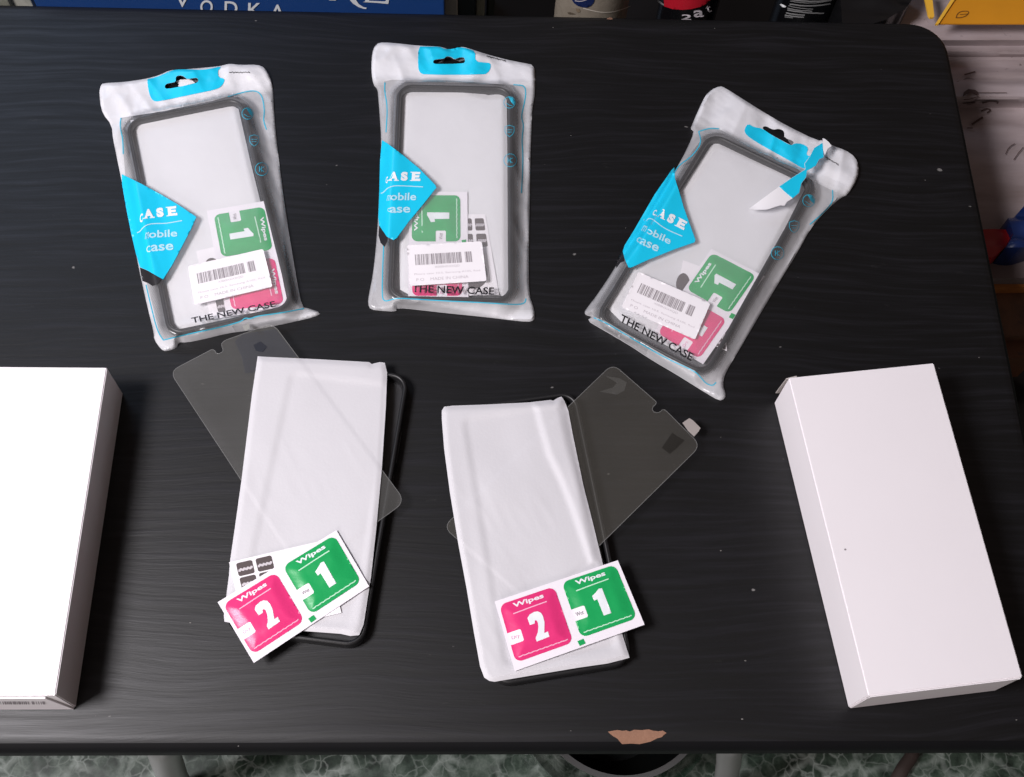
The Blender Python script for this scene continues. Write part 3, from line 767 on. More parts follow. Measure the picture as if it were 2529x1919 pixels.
def poly_piece(poly, step=3):
    P, F = tess(poly, step); return [tuple(p) for p in P], F
def diamond(root, mp, cr, dia, blk, ase, cbox, swash, obile, mbox, ase2, cbox2):
    surf('diamond_label', cr(dia), mp(.0006), CYAN, root, 5)
    surf('black_label', cr(blk), mp(.0005), BLACKI, root, 4)
    sc = cr([(0, 0), (1, 0)])[1][0]-cr([(0, 0)])[0][0]
    pcs = []
    BL, BR, TL = [np.array(q, float) for q in ase]; X = BR-BL; Y = TL-BL
    g = lambda a, b: tuple(BL+X*a+Y*b)
    def R4(a0, b0, a1, b1): return quad_px(*cr([g(a0, b0), g(a1, b0), g(a1, b1), g(a0, b1)]))
    def T_(s, q, bold=.02):
        q = cr(q); return text_px(s, q[0], q[1], q[2], bold)
    pcs.append(T_('A', [g(.03, 0), g(.31, 0), g(.03, 1)], .06)); pcs.append(T_('S', [g(.40, 0), g(.61, 0), g(.39, 1)], .07)); pcs.append(T_('E', [g(.73, 0), g(.97, 0), g(.73, 1)], .06))
    pcs += [R4(-.02, 0, .13, .10), R4(.19, 0, .34, .10), R4(.68, 0, .80, .09), R4(.68, .91, .80, 1.0), R4(.92, .76, .985, 1.0), R4(.93, 0, 1.0, .26)]
    pcs.append(T_('C', cbox, .03))
    flat2d('lettering', pcs, mp(.0009), WHITEI, root)
    ribbon('underline', cr(swash), 2.3, mp(.0009), PALEI, root)
    flat2d('lettering', [T_('obile', obile, .02), T_('m', mbox, .0), T_('ase', ase2, .02), T_('c', cbox2, .0)], mp(.0009), PALEI, root)

def barcode(root, quad, mp, txt=True):
    P = lambda a, b: tuple(bil(quad, a, b))
    outl = [P(a, b) for a, b in rr_uv(0, 0, 1, 1, .03, .05)]
    s = surf('barcode_sticker', outl, mp(.00045), STICK, root, 5)
    rb = random.Random(9); pcs = []; u = .095
    wide = [.012, .004, .008, .010, .004, .012, .016, .004, .008, .012, .008, .004, .018, .005, .01, .004, .012, .009, .004, .008, .016, .004, .01, .012, .004, .008, .009, .014]
    k = 0
    while u < .845 and k < 60:
        w = wide[k % len(wide)]*rb.choice((.8, 1.0, 1.2)); pcs.append(quad_px(P(u, .235), P(u+w, .235), P(u+w*1.0, .50), P(u, .50))); u += w+rb.choice((.005, .007, .012)); k += 1
        if .70 < u < .735: u = .755
    flat2d('barcode', pcs, mp(.00056), GREYI, s)
    flat2d('lettering', [text_px('X000HXXXQD', P(.345, .605), P(.67, .605), P(.345, .545), .0),
                         text_px('Phone case 10.5, Samsung A10S, Red', P(.07, .755), P(.93, .755), P(.07, .70), .0),
                         text_px('P O    MADE IN CHINA', P(.09, .895), P(.77, .895), P(.09, .825), .0)], mp(.00056), PALEG, s)
    return s
def circ(c, r, n=22): return [(c[0]+r*math.cos(2*math.pi*k/n), c[1]+r*math.sin(2*math.pi*k/n)) for k in range(n)]
def icons(root, mp, cr, spots):
    sc = np.hypot(*(np.array(cr([(1, 0)])[0])-np.array(cr([(0, 0)])[0])))
    for i, (x, y, r) in enumerate(spots):
        c = cr([(x, y)])[0]; R = r*sc; pcs = []
        if i == 1:
            sh = [(-.8, -.75), (0, -1), (.8, -.75), (.8, .1), (.5, .65), (0, 1), (-.5, .65), (-.8, .1)]
            pcs.append(stroke([(c[0]+a*R, c[1]+b*R) for a, b in sh], 1.3, True))
        else: pcs.append(stroke(circ(c, R), 1.3, True))
        if i == 0: pcs.append(poly_piece([(c[0]+a*R, c[1]+b*R) for a, b in ((-.2, -.95), (.5, -.8), (.9, -.1), (.8, .5), (.4, .1), (.1, -.4))], 4)); pcs.append(stroke([(c[0]-.6*R, c[1]+.1*R), (c[0], c[1]+.5*R), (c[0]+.5*R, c[1]+.6*R)], 1.2))
        if i == 1: pcs += [stroke([(c[0]-.5*R, c[1]-.2*R), (c[0]+.5*R, c[1]-.2*R)], 1.2), stroke([(c[0]-.4*R, c[1]+.2*R), (c[0]+.4*R, c[1]+.2*R)], 1.2)]
        if i == 2: pcs += [stroke([(c[0]-.35*R, c[1]-.4*R), (c[0]-.35*R, c[1]+.4*R)], 1.6), stroke([(c[0]+.35*R, c[1]-.35*R), (c[0]-.25*R, c[1]), (c[0]+.35*R, c[1]+.4*R)], 1.4), stroke([(c[0], c[1]-.45*R), (c[0], c[1]+.45*R)], 1.0)]
        flat2d('printed_icon', pcs, mp(.00030), CYANL, root)
def squiggle(root, mp, pts, mat=BLACKI, w=1.5):
    a, b, hgt = np.array(pts[0]), np.array(pts[1]), pts[2]; d = b-a; n = np.array([d[1], -d[0]])/np.hypot(*d); q = []
    rs = random.Random(5)
    for i in range(27): q.append(tuple(a+d*i/26+n*hgt*(math.sin(i*1.9)*.5+rs.uniform(-.3, .3))))
    ribbon('small_print', q, w, mp(.00030), mat, root, sm_it=1, step=3)
def new_case(root, mp, BL, BR, TL):
    flat2d('lettering', [text_px('THE NEW CASE', BL, BR, TL, .018)], mp(.00035), BLACKI, root)

# --- pouch on the left
oA = smooth_poly(cA([(105, 195), (120, 183), (230, 178), (350, 160), (420, 140), (470, 115), (530, 112), (640, 103), (740, 93), (765, 86), (790, 80), (850, 87), (935, 85), (975, 100), (1005, 150), (1020, 210), (1022, 290), (1030, 400), (1040, 500), (1055, 620), (1075, 780), (1100, 950), (1125, 1100), (1150, 1250), (1175, 1372), (1210, 1378), (1278, 1403), (1240, 1425), (1150, 1445), (1040, 1470), (900, 1495), (780, 1510), (640, 1545), (560, 1560), (518, 1558), (508, 1590), (450, 1607), (425, 1597), (388, 1545), (387, 1510), (360, 1400), (325, 1250), (290, 1080), (255, 900), (220, 720), (195, 600), (170, 480), (163, 405), (115, 345), (102, 290), (97, 230)]), 1)
wA = cA([(212, 368), (440, 332), (700, 277), (830, 240), (905, 222), (945, 230), (965, 262), (978, 335), (1000, 450), (1024, 620), (1055, 800), (1090, 1000), (1125, 1200), (1160, 1378), (1050, 1405), (900, 1432), (850, 1450), (700, 1488), (560, 1520), (437, 1545), (420, 1530), (385, 1380), (345, 1230), (300, 1050), (262, 880), (240, 720), (226, 560), (212, 440)])
hA = smooth_poly(cT1([(832, 360), (838, 325), (870, 308), (962, 295), (958, 240), (985, 218), (1030, 218), (1070, 240), (1090, 262), (1190, 243), (1222, 258), (1222, 290), (1190, 308), (1010, 348), (860, 376)]), 1)
def liftA(lu, lv): return .0035*sm((lv-.098)/.02)*np.exp(-((lu-.012)/.022)**2)+.0030*sm((lv-.100)/.02)*sm((lu-.03)/.01)
pA, rA, mA = pouch('left zip pouch, tilted slightly left, holding a black phone case', oA, wA, hA,
                   cA([(215, 355), (865, 245), (1165, 1385), (435, 1545)]), (-.096, .096, (.75, .40)), '', 31, liftA)
surf('hang_label', smooth_poly(cT1([(628, 264), (640, 259), (720, 241), (820, 203), (900, 163), (980, 148), (1100, 146), (1250, 153), (1350, 143), (1480, 112), (1480, 130), (1447, 165), (1457, 240), (1525, 255), (1525, 290), (1490, 345), (1430, 380), (1200, 428), (760, 520), (700, 515), (665, 470), (640, 380)]), 1), mA(.0004), CYAN, pA, 4, [hA])
surf('hole_flap', cT1([(985, 345), (1000, 320), (965, 288), (1010, 268), (1135, 260), (1185, 305), (1090, 330), (1020, 350)]), lambda P: on_z(P, .0016), WHITEP, pA, 4)
for pts in ([(213, 368), (207, 400), (212, 440), (222, 480), (224, 560)], [(780, 255), (830, 240), (905, 222), (945, 230), (967, 265), (975, 340), (968, 380), (985, 430)], [(437, 1549), (600, 1510), (700, 1490), (850, 1452), (870, 1430), (900, 1436), (930, 1422), (1060, 1405), (1185, 1381)], [(345, 1255), (372, 1370), (405, 1500), (437, 1549)]):
    ribbon('border_line', cA(pts), 2.6, mA(.00028), CYANL, pA)
diamond(pA, mA, cT4, [(95, 140), (200, 190), (330, 255), (540, 370), (760, 500), (955, 632), (900, 760), (780, 990), (680, 1180), (572, 1350), (500, 1312), (400, 1252), (305, 1210), (260, 1060), (200, 800), (145, 520), (100, 260)],
        [(305, 1213), (400, 1255), (500, 1315), (560, 1345), (520, 1390), (450, 1428), (400, 1395), (335, 1370), (318, 1300)],
        [(345, 655), (738, 612), (335, 548)], [(303, 700), (335, 690), (308, 600)], [(272, 815), (308, 800), (330, 765), (380, 725), (450, 708), (600, 708), (700, 690), (790, 675)],
        [(410, 875), (735, 858), (408, 790)], [(362, 892), (405, 878), (372, 815)], [(435, 1030), (692, 1012), (432, 955)], [(382, 1046), (430, 1034), (378, 972)])
squiggle(pA, mA, (cT4([(335, 1325)])[0], cT4([(455, 1385)])[0], 7), PALEG, 3)
squiggle(pA, mA, (cT4([(385, 1275)])[0], cT4([(430, 1300)])[0], 4), PALEG, 3)
squiggle(pA, mA, (cT1([(1580, 185)])[0], cT1([(1825, 180)])[0], 3))
icons(pA, mA, cA, [(885, 345, 30), (920, 488, 30), (960, 640, 34)])
new_case(pA, mA, cA([(592, 1460)])[0], cA([(1036, 1370)])[0], cA([(584, 1430)])[0])
barcode(pA, cA([(568, 1155), (968, 1064), (1018, 1265), (602, 1362)]), mA)

# --- pouch in the middle
oB = smooth_poly(cB([(85, 150), (95, 90), (115, 62), (150, 55), (240, 62), (350, 75), (450, 78), (490, 85), (515, 97), (545, 100), (575, 85), (600, 80), (660, 100), (740, 125), (830, 150), (920, 168), (999, 183), (1002, 260), (1000, 350), (985, 430), (982, 520), (975, 700), (972, 900), (968, 1100), (965, 1300), (968, 1470), (990, 1530), (1000, 1580), (996, 1612), (960, 1620), (850, 1608), (700, 1590), (500, 1570), (350, 1552), (230, 1540), (222, 1562), (150, 1558), (80, 1550), (65, 1520), (70, 1470), (95, 1350), (110, 1200), (122, 1050), (128, 900), (135, 750), (140, 600), (130, 450), (122, 350), (118, 315), (95, 290), (85, 230)]), 1)
wB = cB([(155, 275), (200, 265), (450, 265), (700, 281), (830, 292), (900, 292), (937, 295), (948, 320), (945, 380), (930, 440), (935, 700), (930, 1000), (930, 1300), (940, 1440), (948, 1490), (940, 1515), (900, 1522), (700, 1510), (450, 1500), (230, 1485), (200, 1495), (160, 1505), (142, 1480), (150, 1300), (148, 1100), (150, 900), (165, 600), (172, 430), (160, 330)])
hB = smooth_poly(cT2([(850, 312), (870, 288), (930, 280), (990, 275), (1012, 250), (1040, 246), (1082, 256), (1115, 284), (1150, 270), (1200, 257), (1242, 262), (1252, 325), (1180, 338), (900, 343), (862, 336)]), 1)
def liftB(lu, lv): return .0040*sm((lv-.098)/.02)*(np.exp(-((lu+.012)/.010)**2)+np.exp(-((lu-.016)/.010)**2))+.0022*sm((lv-.1)/.02)*sm((-lu-.01)/.03)
pB, rB, mB = pouch('middle zip pouch, upright, holding a black phone case with pink foil behind its lettering', oB, wB, hB,
                   cB([(222, 282), (880, 290), (885, 1512), (165, 1500)]), (-.096, .096, (.42, .50)), '', 47, liftB)
surf('hang_label', smooth_poly(cT2([(668, 122), (760, 125), (930, 126), (980, 148), (1040, 160), (1100, 154), (1180, 131), (1280, 148), (1378, 183), (1375, 310), (1500, 325), (1565, 330), (1568, 390), (1540, 440), (1490, 475), (740, 475), (690, 450), (665, 390)]), 1), mB(.0004), CYAN, pB, 4, [hB])
for pts in ([(160, 280), (158, 330), (175, 420), (166, 560)], [(880, 293), (937, 296), (950, 325), (945, 380), (930, 440), (925, 480), (938, 520), (926, 600), (935, 700), (925, 900)], [(155, 1160), (148, 1300), (143, 1480), (158, 1508), (200, 1496), (230, 1487), (450, 1502), (700, 1513), (900, 1526), (945, 1516), (950, 1490)]):
    ribbon('border_line', cB(pts), 2.6, mB(.00028), CYANL, pB)
diamond(pB, mB, cT5, [(130, 35), (200, 75), (420, 240), (650, 430), (870, 655), (882, 690), (700, 920), (500, 1160), (335, 1385), (290, 1415), (200, 1370), (90, 1210), (80, 1100), (95, 700), (105, 300)],
        [(90, 1212), (205, 1372), (200, 1420), (165, 1510), (110, 1450), (82, 1350)],
        [(210, 595), (660, 598), (220, 470)], [(180, 640), (208, 622), (186, 550)], [(115, 770), (150, 758), (200, 700), (290, 662), (450, 666), (700, 680)],
        [(245, 865), (602, 865), (250, 760)], [(195, 872), (245, 868), (210, 795)], [(240, 1040), (522, 1035), (238, 958)], [(205, 1020), (238, 1030), (212, 965)])
squiggle(pB, mB, (cT5([(110, 1440)])[0], cT5([(180, 1350)])[0], 5), PALEG, 3)
squiggle(pB, mB, (cT2([(1515, 245)])[0], cT2([(1760, 305)])[0], 2.5))
icons(pB, mB, cB, [(858, 392, 32), (858, 552, 32), (862, 716, 36)])
new_case(pB, mB, cB([(312, 1455)])[0], cB([(770, 1470)])[0], cB([(314, 1413)])[0])
barcode(pB, cB([(283, 1193), (703, 1170), (730, 1392), (300, 1420)]), mB)

# --- torn pouch on the right
oC = smooth_poly(cC([(765, 65), (720, 85), (690, 115), (650, 200), (625, 260), (618, 277), (637, 292), (600, 380), (540, 490), (470, 610), (380, 760), (280, 900), (230, 990), (150, 1110), (95, 1180), (88, 1197), (100, 1210), (128, 1215), (102, 1235), (160, 1270), (300, 1350), (420, 1430), (540, 1500), (620, 1550), (700, 1600), (760, 1635), (788, 1628), (794, 1600), (778, 1560), (790, 1500), (850, 1400), (950, 1230), (1050, 1060), (1150, 900), (1220, 770), (1300, 680), (1370, 620), (1405, 605), (1450, 530), (1460, 470), (1440, 420), (1390, 385), (1330, 365), (1300, 345), (1275, 332), (1255, 340), (1100, 265), (980, 195), (870, 125), (790, 75)]), 1)
wC = cC([(658, 293), (710, 275), (770, 285), (900, 360), (1060, 440), (1150, 478), (1230, 540), (1330, 590), (1328, 645), (1285, 695), (1215, 760), (1130, 900), (1000, 1110), (880, 1310), (800, 1420), (755, 1500), (745, 1548), (725, 1562), (692, 1545), (665, 1510), (635, 1485), (500, 1418), (350, 1332), (200, 1243), (133, 1215), (120, 1192), (170, 1105), (250, 975), (300, 880), (400, 730), (500, 560), (560, 450), (620, 400), (670, 335)])
hC = smooth_poly(cT3([(948, 545), (955, 525), (990, 517), (1060, 556), (1100, 556), (1130, 548), (1180, 562), (1200, 592), (1197, 650), (1308, 692), (1302, 722), (1278, 742), (1235, 718), (1180, 690), (1050, 620), (965, 565)]), 1)
def liftC(lu, lv): return .0030*sm((lv-.098)/.02)*(.4+np.sin(lu*150)*.5)+.0030*sm((lv-.095)/.02)*sm((lu-.022)/.01)
pC, rC, mC = pouch('torn zip pouch at the right, with a curled strip hanging from its header', oC, wC, hC,
                   cC([(690, 300), (1260, 545), (720, 1500), (125, 1215)]), (-.098, .096, (.38, .50)), '', 59, liftC)
surf('hang_label', smooth_poly(cT3([(780, 490), (850, 532), (942, 545), (1050, 622), (1180, 692), (1278, 745), (1310, 718), (1400, 720), (1480, 768), (1448, 850), (1500, 868), (1545, 765), (1640, 722), (1650, 885), (1600, 900), (1560, 975), (1430, 1020), (1300, 940), (1000, 775), (800, 655), (745, 600), (740, 550)]), 1), mC(.0004), CYAN, pC, 4)
for pts in ([(658, 293), (670, 335), (660, 370), (620, 420), (560, 460), (535, 500)], [(658, 293), (712, 275), (760, 279)], [(1326, 585), (1330, 640), (1288, 692), (1213, 757)], [(133, 1222), (200, 1250), (350, 1342), (500, 1428), (640, 1490), (668, 1520), (695, 1552), (728, 1563), (745, 1545)]):
    ribbon('border_line', cC(pts), 2.6, mC(.00028), CYANL, pC)
# curled torn strip
def h_strip(X, Y, P):
    a = np.array(cT3([(1640, 700)])[0]); b = np.array(cT3([(850, 1450)])[0]); t = ((P-a)@(b-a))/((b-a)@(b-a))
    w = ((P-a)@np.array([(b-a)[1], -(b-a)[0]]))/np.hypot(*(b-a))
    return .0125+.0045*np.sin(np.clip(t, 0, 1)*math.pi)+.00006*w*np.cos(t*5)
mst = lambda off: (lambda P: on_h(P, lambda X, Y, Q: h_strip(X, Y, Q)+off))
strip = [(1640, 705), (1652, 880), (1602, 902), (1560, 978), (1460, 1035), (1452, 1105), (1395, 1180), (1370, 1290), (1290, 1352), (1232, 1388), (1200, 1433), (1150, 1430), (1000, 1478), (880, 1482), (792, 1470), (900, 1390), (1138, 1215), (1290, 1110), (1440, 1015), (1430, 950), (1490, 870), (1540, 770)]
st = solid('torn_strip', cT3(strip), mst(0), -.0003, WHITEP, pC, 5)
surf('torn_print', cT3([(1638, 712), (1650, 880), (1600, 900), (1558, 976), (1458, 1033), (1450, 1103), (1393, 1178), (1368, 1288), (1292, 1350), (1215, 1285), (1140, 1215), (1290, 1112), (1442, 1017), (1434, 952), (1492, 872), (1542, 772)]), mst(.0002), CYAN, st, 4)
solid('folded_corner', cT3([(1640, 658), (1668, 668), (1712, 705), (1742, 748), (1700, 775), (1665, 850), (1645, 790)]), lambda P: on_z(P, np.full(len(P), .0165)), -.0003, WHITEP, pC, 5)
diamond(pC, mC, cT6, [(990, 80), (1000, 240), (1060, 430), (1140, 700), (1220, 920), (1305, 1155), (1290, 1190), (1000, 1290), (600, 1450), (350, 1565), (310, 1560), (255, 1430), (228, 1320), (255, 1235), (400, 1000), (700, 480), (950, 120)],
        [(226, 1330), (252, 1430), (250, 1470), (190, 1490), (135, 1570), (120, 1490), (180, 1380)],
        [(700, 785), (1130, 1010), (765, 665)], [(660, 778), (696, 796), (705, 700)], [(540, 855), (570, 880), (600, 842), (640, 832), (700, 870), (800, 950), (900, 1010), (1110, 1100)],
        [(560, 1045), (920, 1222), (600, 950)], [(500, 1015), (555, 1035), (545, 935)], [(470, 1210), (740, 1332), (505, 1125)], [(420, 1170), (470, 1195), (465, 1105)])
squiggle(pC, mC, (cT6([(140, 1520)])[0], cT6([(215, 1400)])[0], 5), PALEG, 3)
squiggle(pC, mC, (cT3([(1665, 872)])[0], cT3([(1825, 965)])[0], 3))
icons(pC, mC, cC, [(1208, 638, 30), (1135, 768, 30), (1052, 900, 32)])
new_case(pC, mC, cC([(262, 1240)])[0], cC([(620, 1440)])[0], cC([(276, 1203)])[0])
barcode(pC, cC([(358, 993), (717, 1150), (640, 1332), (272, 1170)]), mC)

# contents of the pouches: each a thing of its own
for rect, z, t_ in ((rA, .0008, 'black framed phone case sealed in the left pouch'), (rB, .0008, 'black framed phone case sealed in the middle pouch'), (rC, .0008, 'black framed phone case sealed in the torn pouch')):
    phone_case(rect, z, t_)
sleeve(cA([(262, 380), (300, 378), (560, 332), (820, 288), (832, 300), (900, 600), (990, 960), (1085, 1372), (900, 1410), (515, 1492), (480, 1470), (430, 1250), (340, 800)]), .0022, .0016, 'white paper sleeve inside the left pouch', 3)
sleeve(cB([(262, 340), (300, 325), (450, 318), (590, 312), (650, 328), (740, 352), (800, 345), (842, 335), (846, 700), (848, 1200), (850, 1440), (830, 1475), (300, 1470), (245, 1440), (240, 1200), (250, 700)]), .0022, .0016, 'white paper sleeve inside the middle pouch', 5)
sleeve(cC([(720, 365), (755, 340), (900, 410), (1100, 495), (1190, 545), (1198, 560), (1060, 830), (960, 1010), (830, 1230), (660, 1425), (620, 1425), (270, 1240), (200, 1170), (300, 1000), (500, 690)]), .0022, .0016, 'white paper sleeve inside the torn pouch', 7)
sheet(cA([(612, 1075), (860, 1020), (1000, 1390), (690, 1440)]), .0045, 'white sticker sheet behind the wipes in the left pouch', [('c', .25, .28, .16, .14), ('r', .15, .74, .36, .92)])
sheet(cB([(560, 1020), (722, 1018), (800, 1470), (540, 1475)]), .0045, 'white sticker sheet behind the wipes in the middle pouch', [('r', .62, .05, .92, .20), ('r', .22, .05, .52, .20), ('r', .62, .24, .92, .40), ('r', .22, .24, .52, .40), ('c', .45, .72, .36, .20)])
sheet(cC([(580, 935), (760, 1000), (800, 1390), (520, 1260)]), .0045, 'white sticker sheet behind the wipes in the torn pouch', [('c', .10, .34, .16, .16), ('r', .72, .86, .98, .99)])
packet(cA([(985, 808), (1102, 1372), (772, 1412), (668, 862)]), .0049, 'green and pink wipe packet inside the left pouch', flip=True)
packet(cB([(290, 1490), (300, 893), (622, 893), (628, 1490)]), .0049, 'green and pink wipe packet inside the middle pouch')
packet(cC([(430, 1300), (722, 878), (988, 1015), (680, 1455)]), .0049, 'green and pink wipe packet inside the torn pouch')

# ------------------------------------------------------------------ things behind the table
BLK = m_plain('black_plastic', (.006, .006, .007, 1), .35)
shelf = empty('added_dark_shelf', (0.1, .95, FZ), 'added black low shelf filling in the dark gap behind the table', 'shelf')  # added: black boards stand in for the deep shade between the bottles
box_obj('board', (-.65, .70, -.225), (.47, 1.25, -.205), BLK, shelf)
box_obj('back_panel', (-.65, 1.25, FZ), (.47, 1.27, .05), BLK, shelf)
for x in (-.64, .44): box_obj('side_panel', (x, .70, FZ), (x+.02, 1.25, -.226), BLK, shelf)

BLUE = m_plain('blue_carton_print', (.009, .052, .215, 1), .42, 300, .08, .05)
YB = .712
def fy(pts): return on_y(pts, YB)
bl, br_ = on_y([(84, 3)], YB)[0], on_y([(1097, 20)], YB)[0]
bx = empty('drinks_carton', ((bl[0]+br_[0])/2, .76, -.205), 'blue vodka carton standing behind the far left edge of the table', 'carton')
box_obj('carton_body', (bl[0], YB, -.205), (br_[0], YB+.12, .045), BLUE, bx, .001)
mpy = lambda off: (lambda P: on_y(P, YB-off))
pcs = []
for chx, x0, x1, yb, yt in (('V', 434, 466, 17, -14), ('O', 494, 525, 34, 0), ('D', 554, 586, 37, 3), ('K', 612, 645, 41, 7), ('A', 667, 702, 45, 11)):
    sl = .065*(x1-x0)*.3
    pcs.append(text_px(chx, (x0, yb), (x1, yb+sl), (x0+1, yt), .01))
flat2d('lettering', pcs, mpy(.0006), WHITEI, bx)
cU = crop(640, 0, 3.456)
pcs = [poly_piece(cU([(765, -10), (800, 30), (850, 62), (895, 76), (915, 74), (918, 66), (890, 60), (850, 35), (820, -10)])),
       poly_piece(cU([(884, 18), (1000, 24), (1102, 34), (1108, 0), (1085, -2), (1075, 12), (940, 6), (930, -20), (905, -20), (905, 12)])),
       poly_piece(cU([(590, -10), (600, 3), (655, 4), (660, -10)]))]
flat2d('lettering', pcs, mpy(.0006), WHITEI, bx)
WPL = m_plain('cream_plastic', (.50, .45, .40, 1), .5, 300, .1)
def slab(name, px0, px1, Y, depth, zt, mat, label, cat, z0=-.205):
    a, b = on_y([(px0, 15)], Y)[0], on_y([(px1, 15)], Y)[0]
    o = box_obj(name, (a[0], Y, z0), (b[0], Y+depth, zt), mat, None, .001); return tag(o, label, cat)
slab('panel_board', 1098, 1130, .735, .10, .03, WPL, 'cream board standing right behind the blue carton', 'board')
slab('panel_board', 1131, 1174, .750, .10, .02, m_plain('dark_teal_board', (.012, .020, .028, 1), .5), 'dark teal board between the two cream ones behind the table', 'board')
slab('panel_board', 1176, 1197, .760, .10, .02, m_plain('olive_cream', (.30, .28, .22, 1), .5), 'narrow olive cream board beside the dark teal board', 'board')
slab('panel_board', 1206, 1222, .775, .10, .02, m_plain('grey_board', (.03, .032, .03, 1), .5), 'thin dark grey board behind the table, right of the olive one', 'board')
# far left pale scraps
slab('paper_bag', -40, 26, .735, .08, .02, m_dirty('scrap_grey', (.25, .25, .2, 1), (.05, .05, .05, 1)), 'crumpled grey green bag behind the far left table corner', 'bag')
slab('paper_bag', 28, 82, .740, .08, .02, m_dirty('scrap_pale', (.45, .44, .38, 1), (.08, .09, .06, 1)), 'pale crumpled paper bag left of the blue carton', 'bag')

def jar(name, pxl, pxr, Y, prof, mat, label, cat):
    a, b = on_y([(pxl, 20)], Y)[0], on_y([(pxr, 20)], Y)[0]; r = (b[0]-a[0])/2; cx = (a[0]+b[0])/2; cy = Y+r*.35
    o = empty(name, (cx, cy, -.205), label, cat); lathe('body', cx, cy, [(r*q, z) for q, z in prof], mat, o, 72)
    return o, cx, cy, r
JAR = [(.001, -.2045), (.96, -.2045), (1, -.198), (1, .030), (.97, .036), (.001, .036)]
TIN = m_dirty('beige_tin', (.25, .215, .17, 1), (.15, .12, .09, 1), 60, 60, .5)
j, cx, cy, r = jar('tin', 1374, 1555, .735, JAR, TIN, 'beige tin with a round navy badge behind the table', 'tin')
mpc = lambda off: (lambda P: on_cyl(P, cx, cy, r+off))
cV = crop(1300, 0, 4.424)
surf('round_badge', cV([(490, -30), (500, 5), (520, 35), (560, 65), (610, 80), (660, 85), (705, 65), (735, 30), (745, -5), (740, -30)]), mpc(.0006), m_plain('navy_print', (.008, .018, .085, 1), .4), j, 5)
ribbon('badge_mark', cV([(530, 8), (580, 16), (630, 8), (660, -6)]), 2, mpc(.0009), PALEG, j)
ribbon('curved_line', cV([(620, 90), (700, 112), (800, 133), (880, 138), (960, 128), (1050, 102), (1135, 68)]), 2.2, mpc(.0006), m_plain('cream_line', (.62, .56, .48, 1), .5), j)
surf('stain', cV([(540, 90), (580, 95), (590, 130), (560, 140), (545, 120)]), mpc(.0005), m_plain('brown_stain', (.20, .15, .10, 1), .8), j, 4)
surf('stain', cV([(445, 135), (480, 132), (540, 155), (500, 160), (460, 155)]), mpc(.0005), m_plain('dark_stain', (.08, .06, .04, 1), .8), j, 4)

GBK = m_plain('black_glossy_bottle', (.004, .004, .005, 1), .15, 100, .1, .01)
RED = m_plain('red_label', (.48, .010, .025, 1), .38, 200, .06, .03)
j2, cx, cy, r = jar('bottle', 1632, 1778, .745, JAR, GBK, 'black bottle with a big red label edge behind the table', 'bottle')
surf('red_label', cV([(1500, -40), (1505, 70), (1600, 100), (1700, 108), (1800, 100), (1900, 75), (1960, 45), (2010, 0), (2010, -40)]), mpc(.0006), RED, j2, 5)
flat2d('lettering', [text_px('2', *cV([(1690, 215), (1800, 220), (1700, 155)]), .02), text_px('a', *cV([(1830, 190), (1940, 185), (1825, 112)]), .02), text_px('t', *cV([(1975, 140), (2030, 125), (1950, 70)]), .01)], mpc(.0007), PALEG, j2)
surf('painted_glint', cV([(1425, 0), (1450, 5), (1505, 48), (1500, 62), (1440, 25)]), mpc(.0006), m_plain('silver_foil', (.6, .58, .55, 1), .25, Metallic=.6), j2, 4)  # highlight on the bottle painted as a silver patch
j3, cx, cy, r = jar('bottle', 1922, 2072, .745, JAR, GBK, 'black bottle with small white label print behind the table', 'bottle')
cX = crop(1800, 0, 4.424); pcs = []
rs = random.Random(3)
for k, (xa, xb, ya, yb2, dip) in enumerate(((680, 1150, -6, -8, 22), (670, 1120, 12, 5, 24), (665, 1110, 45, 40, 22), (650, 920, 62, 100, 8), (640, 910, 90, 122, 8), (640, 1040, 110, 145, 10), (625, 830, 140, 165, 6), (612, 820, 165, 188, 4), (610, 700, 185, 195, 0))):
    n_ = 16; pts = [(xa+(xb-xa)*i/n_, ya+(yb2-ya)*i/n_+dip*math.sin(math.pi*i/n_)+rs.uniform(-2, 2)) for i in range(n_+1)]
    pcs.append(stroke(cX(pts), rs.choice((1.6, 2.4, 3.0))))
flat2d('label_print', pcs, mpc(.0006), m_plain('grey_white_print', (.22, .22, .22, 1), .5, 2500, .5), j3)
surf('glint', cX([(555, 48), (575, 42), (628, 70), (615, 82), (585, 78)]), mpc(.0006), m_plain('painted_highlight_b', (.8, .8, .8, 1), .2), j3, 4)  # glint on this bottle is a painted pale patch

def heap(name, poly, z, zb, mat, label, cat, amp=.004, fr=30, seed=1, step=10, smooth=True):
    h = lambda X, Y, P: z+amp*(vnoise(X*fr, Y*fr*2, seed)-.5)*2
    o = solid(name, poly, lambda P: on_h(P, h), zb, mat, None, step, smooth=smooth); return tag(o, label, cat)
heap('refuse_bag', [(2072, -60), (2265, -60), (2252, 0), (2235, 24), (2215, 32), (2190, 48), (2150, 60), (2080, 60)], -.03, -.204, BLK, 'black plastic bag behind the table beside the bottles', 'bag', .004, 40, 3, 6)

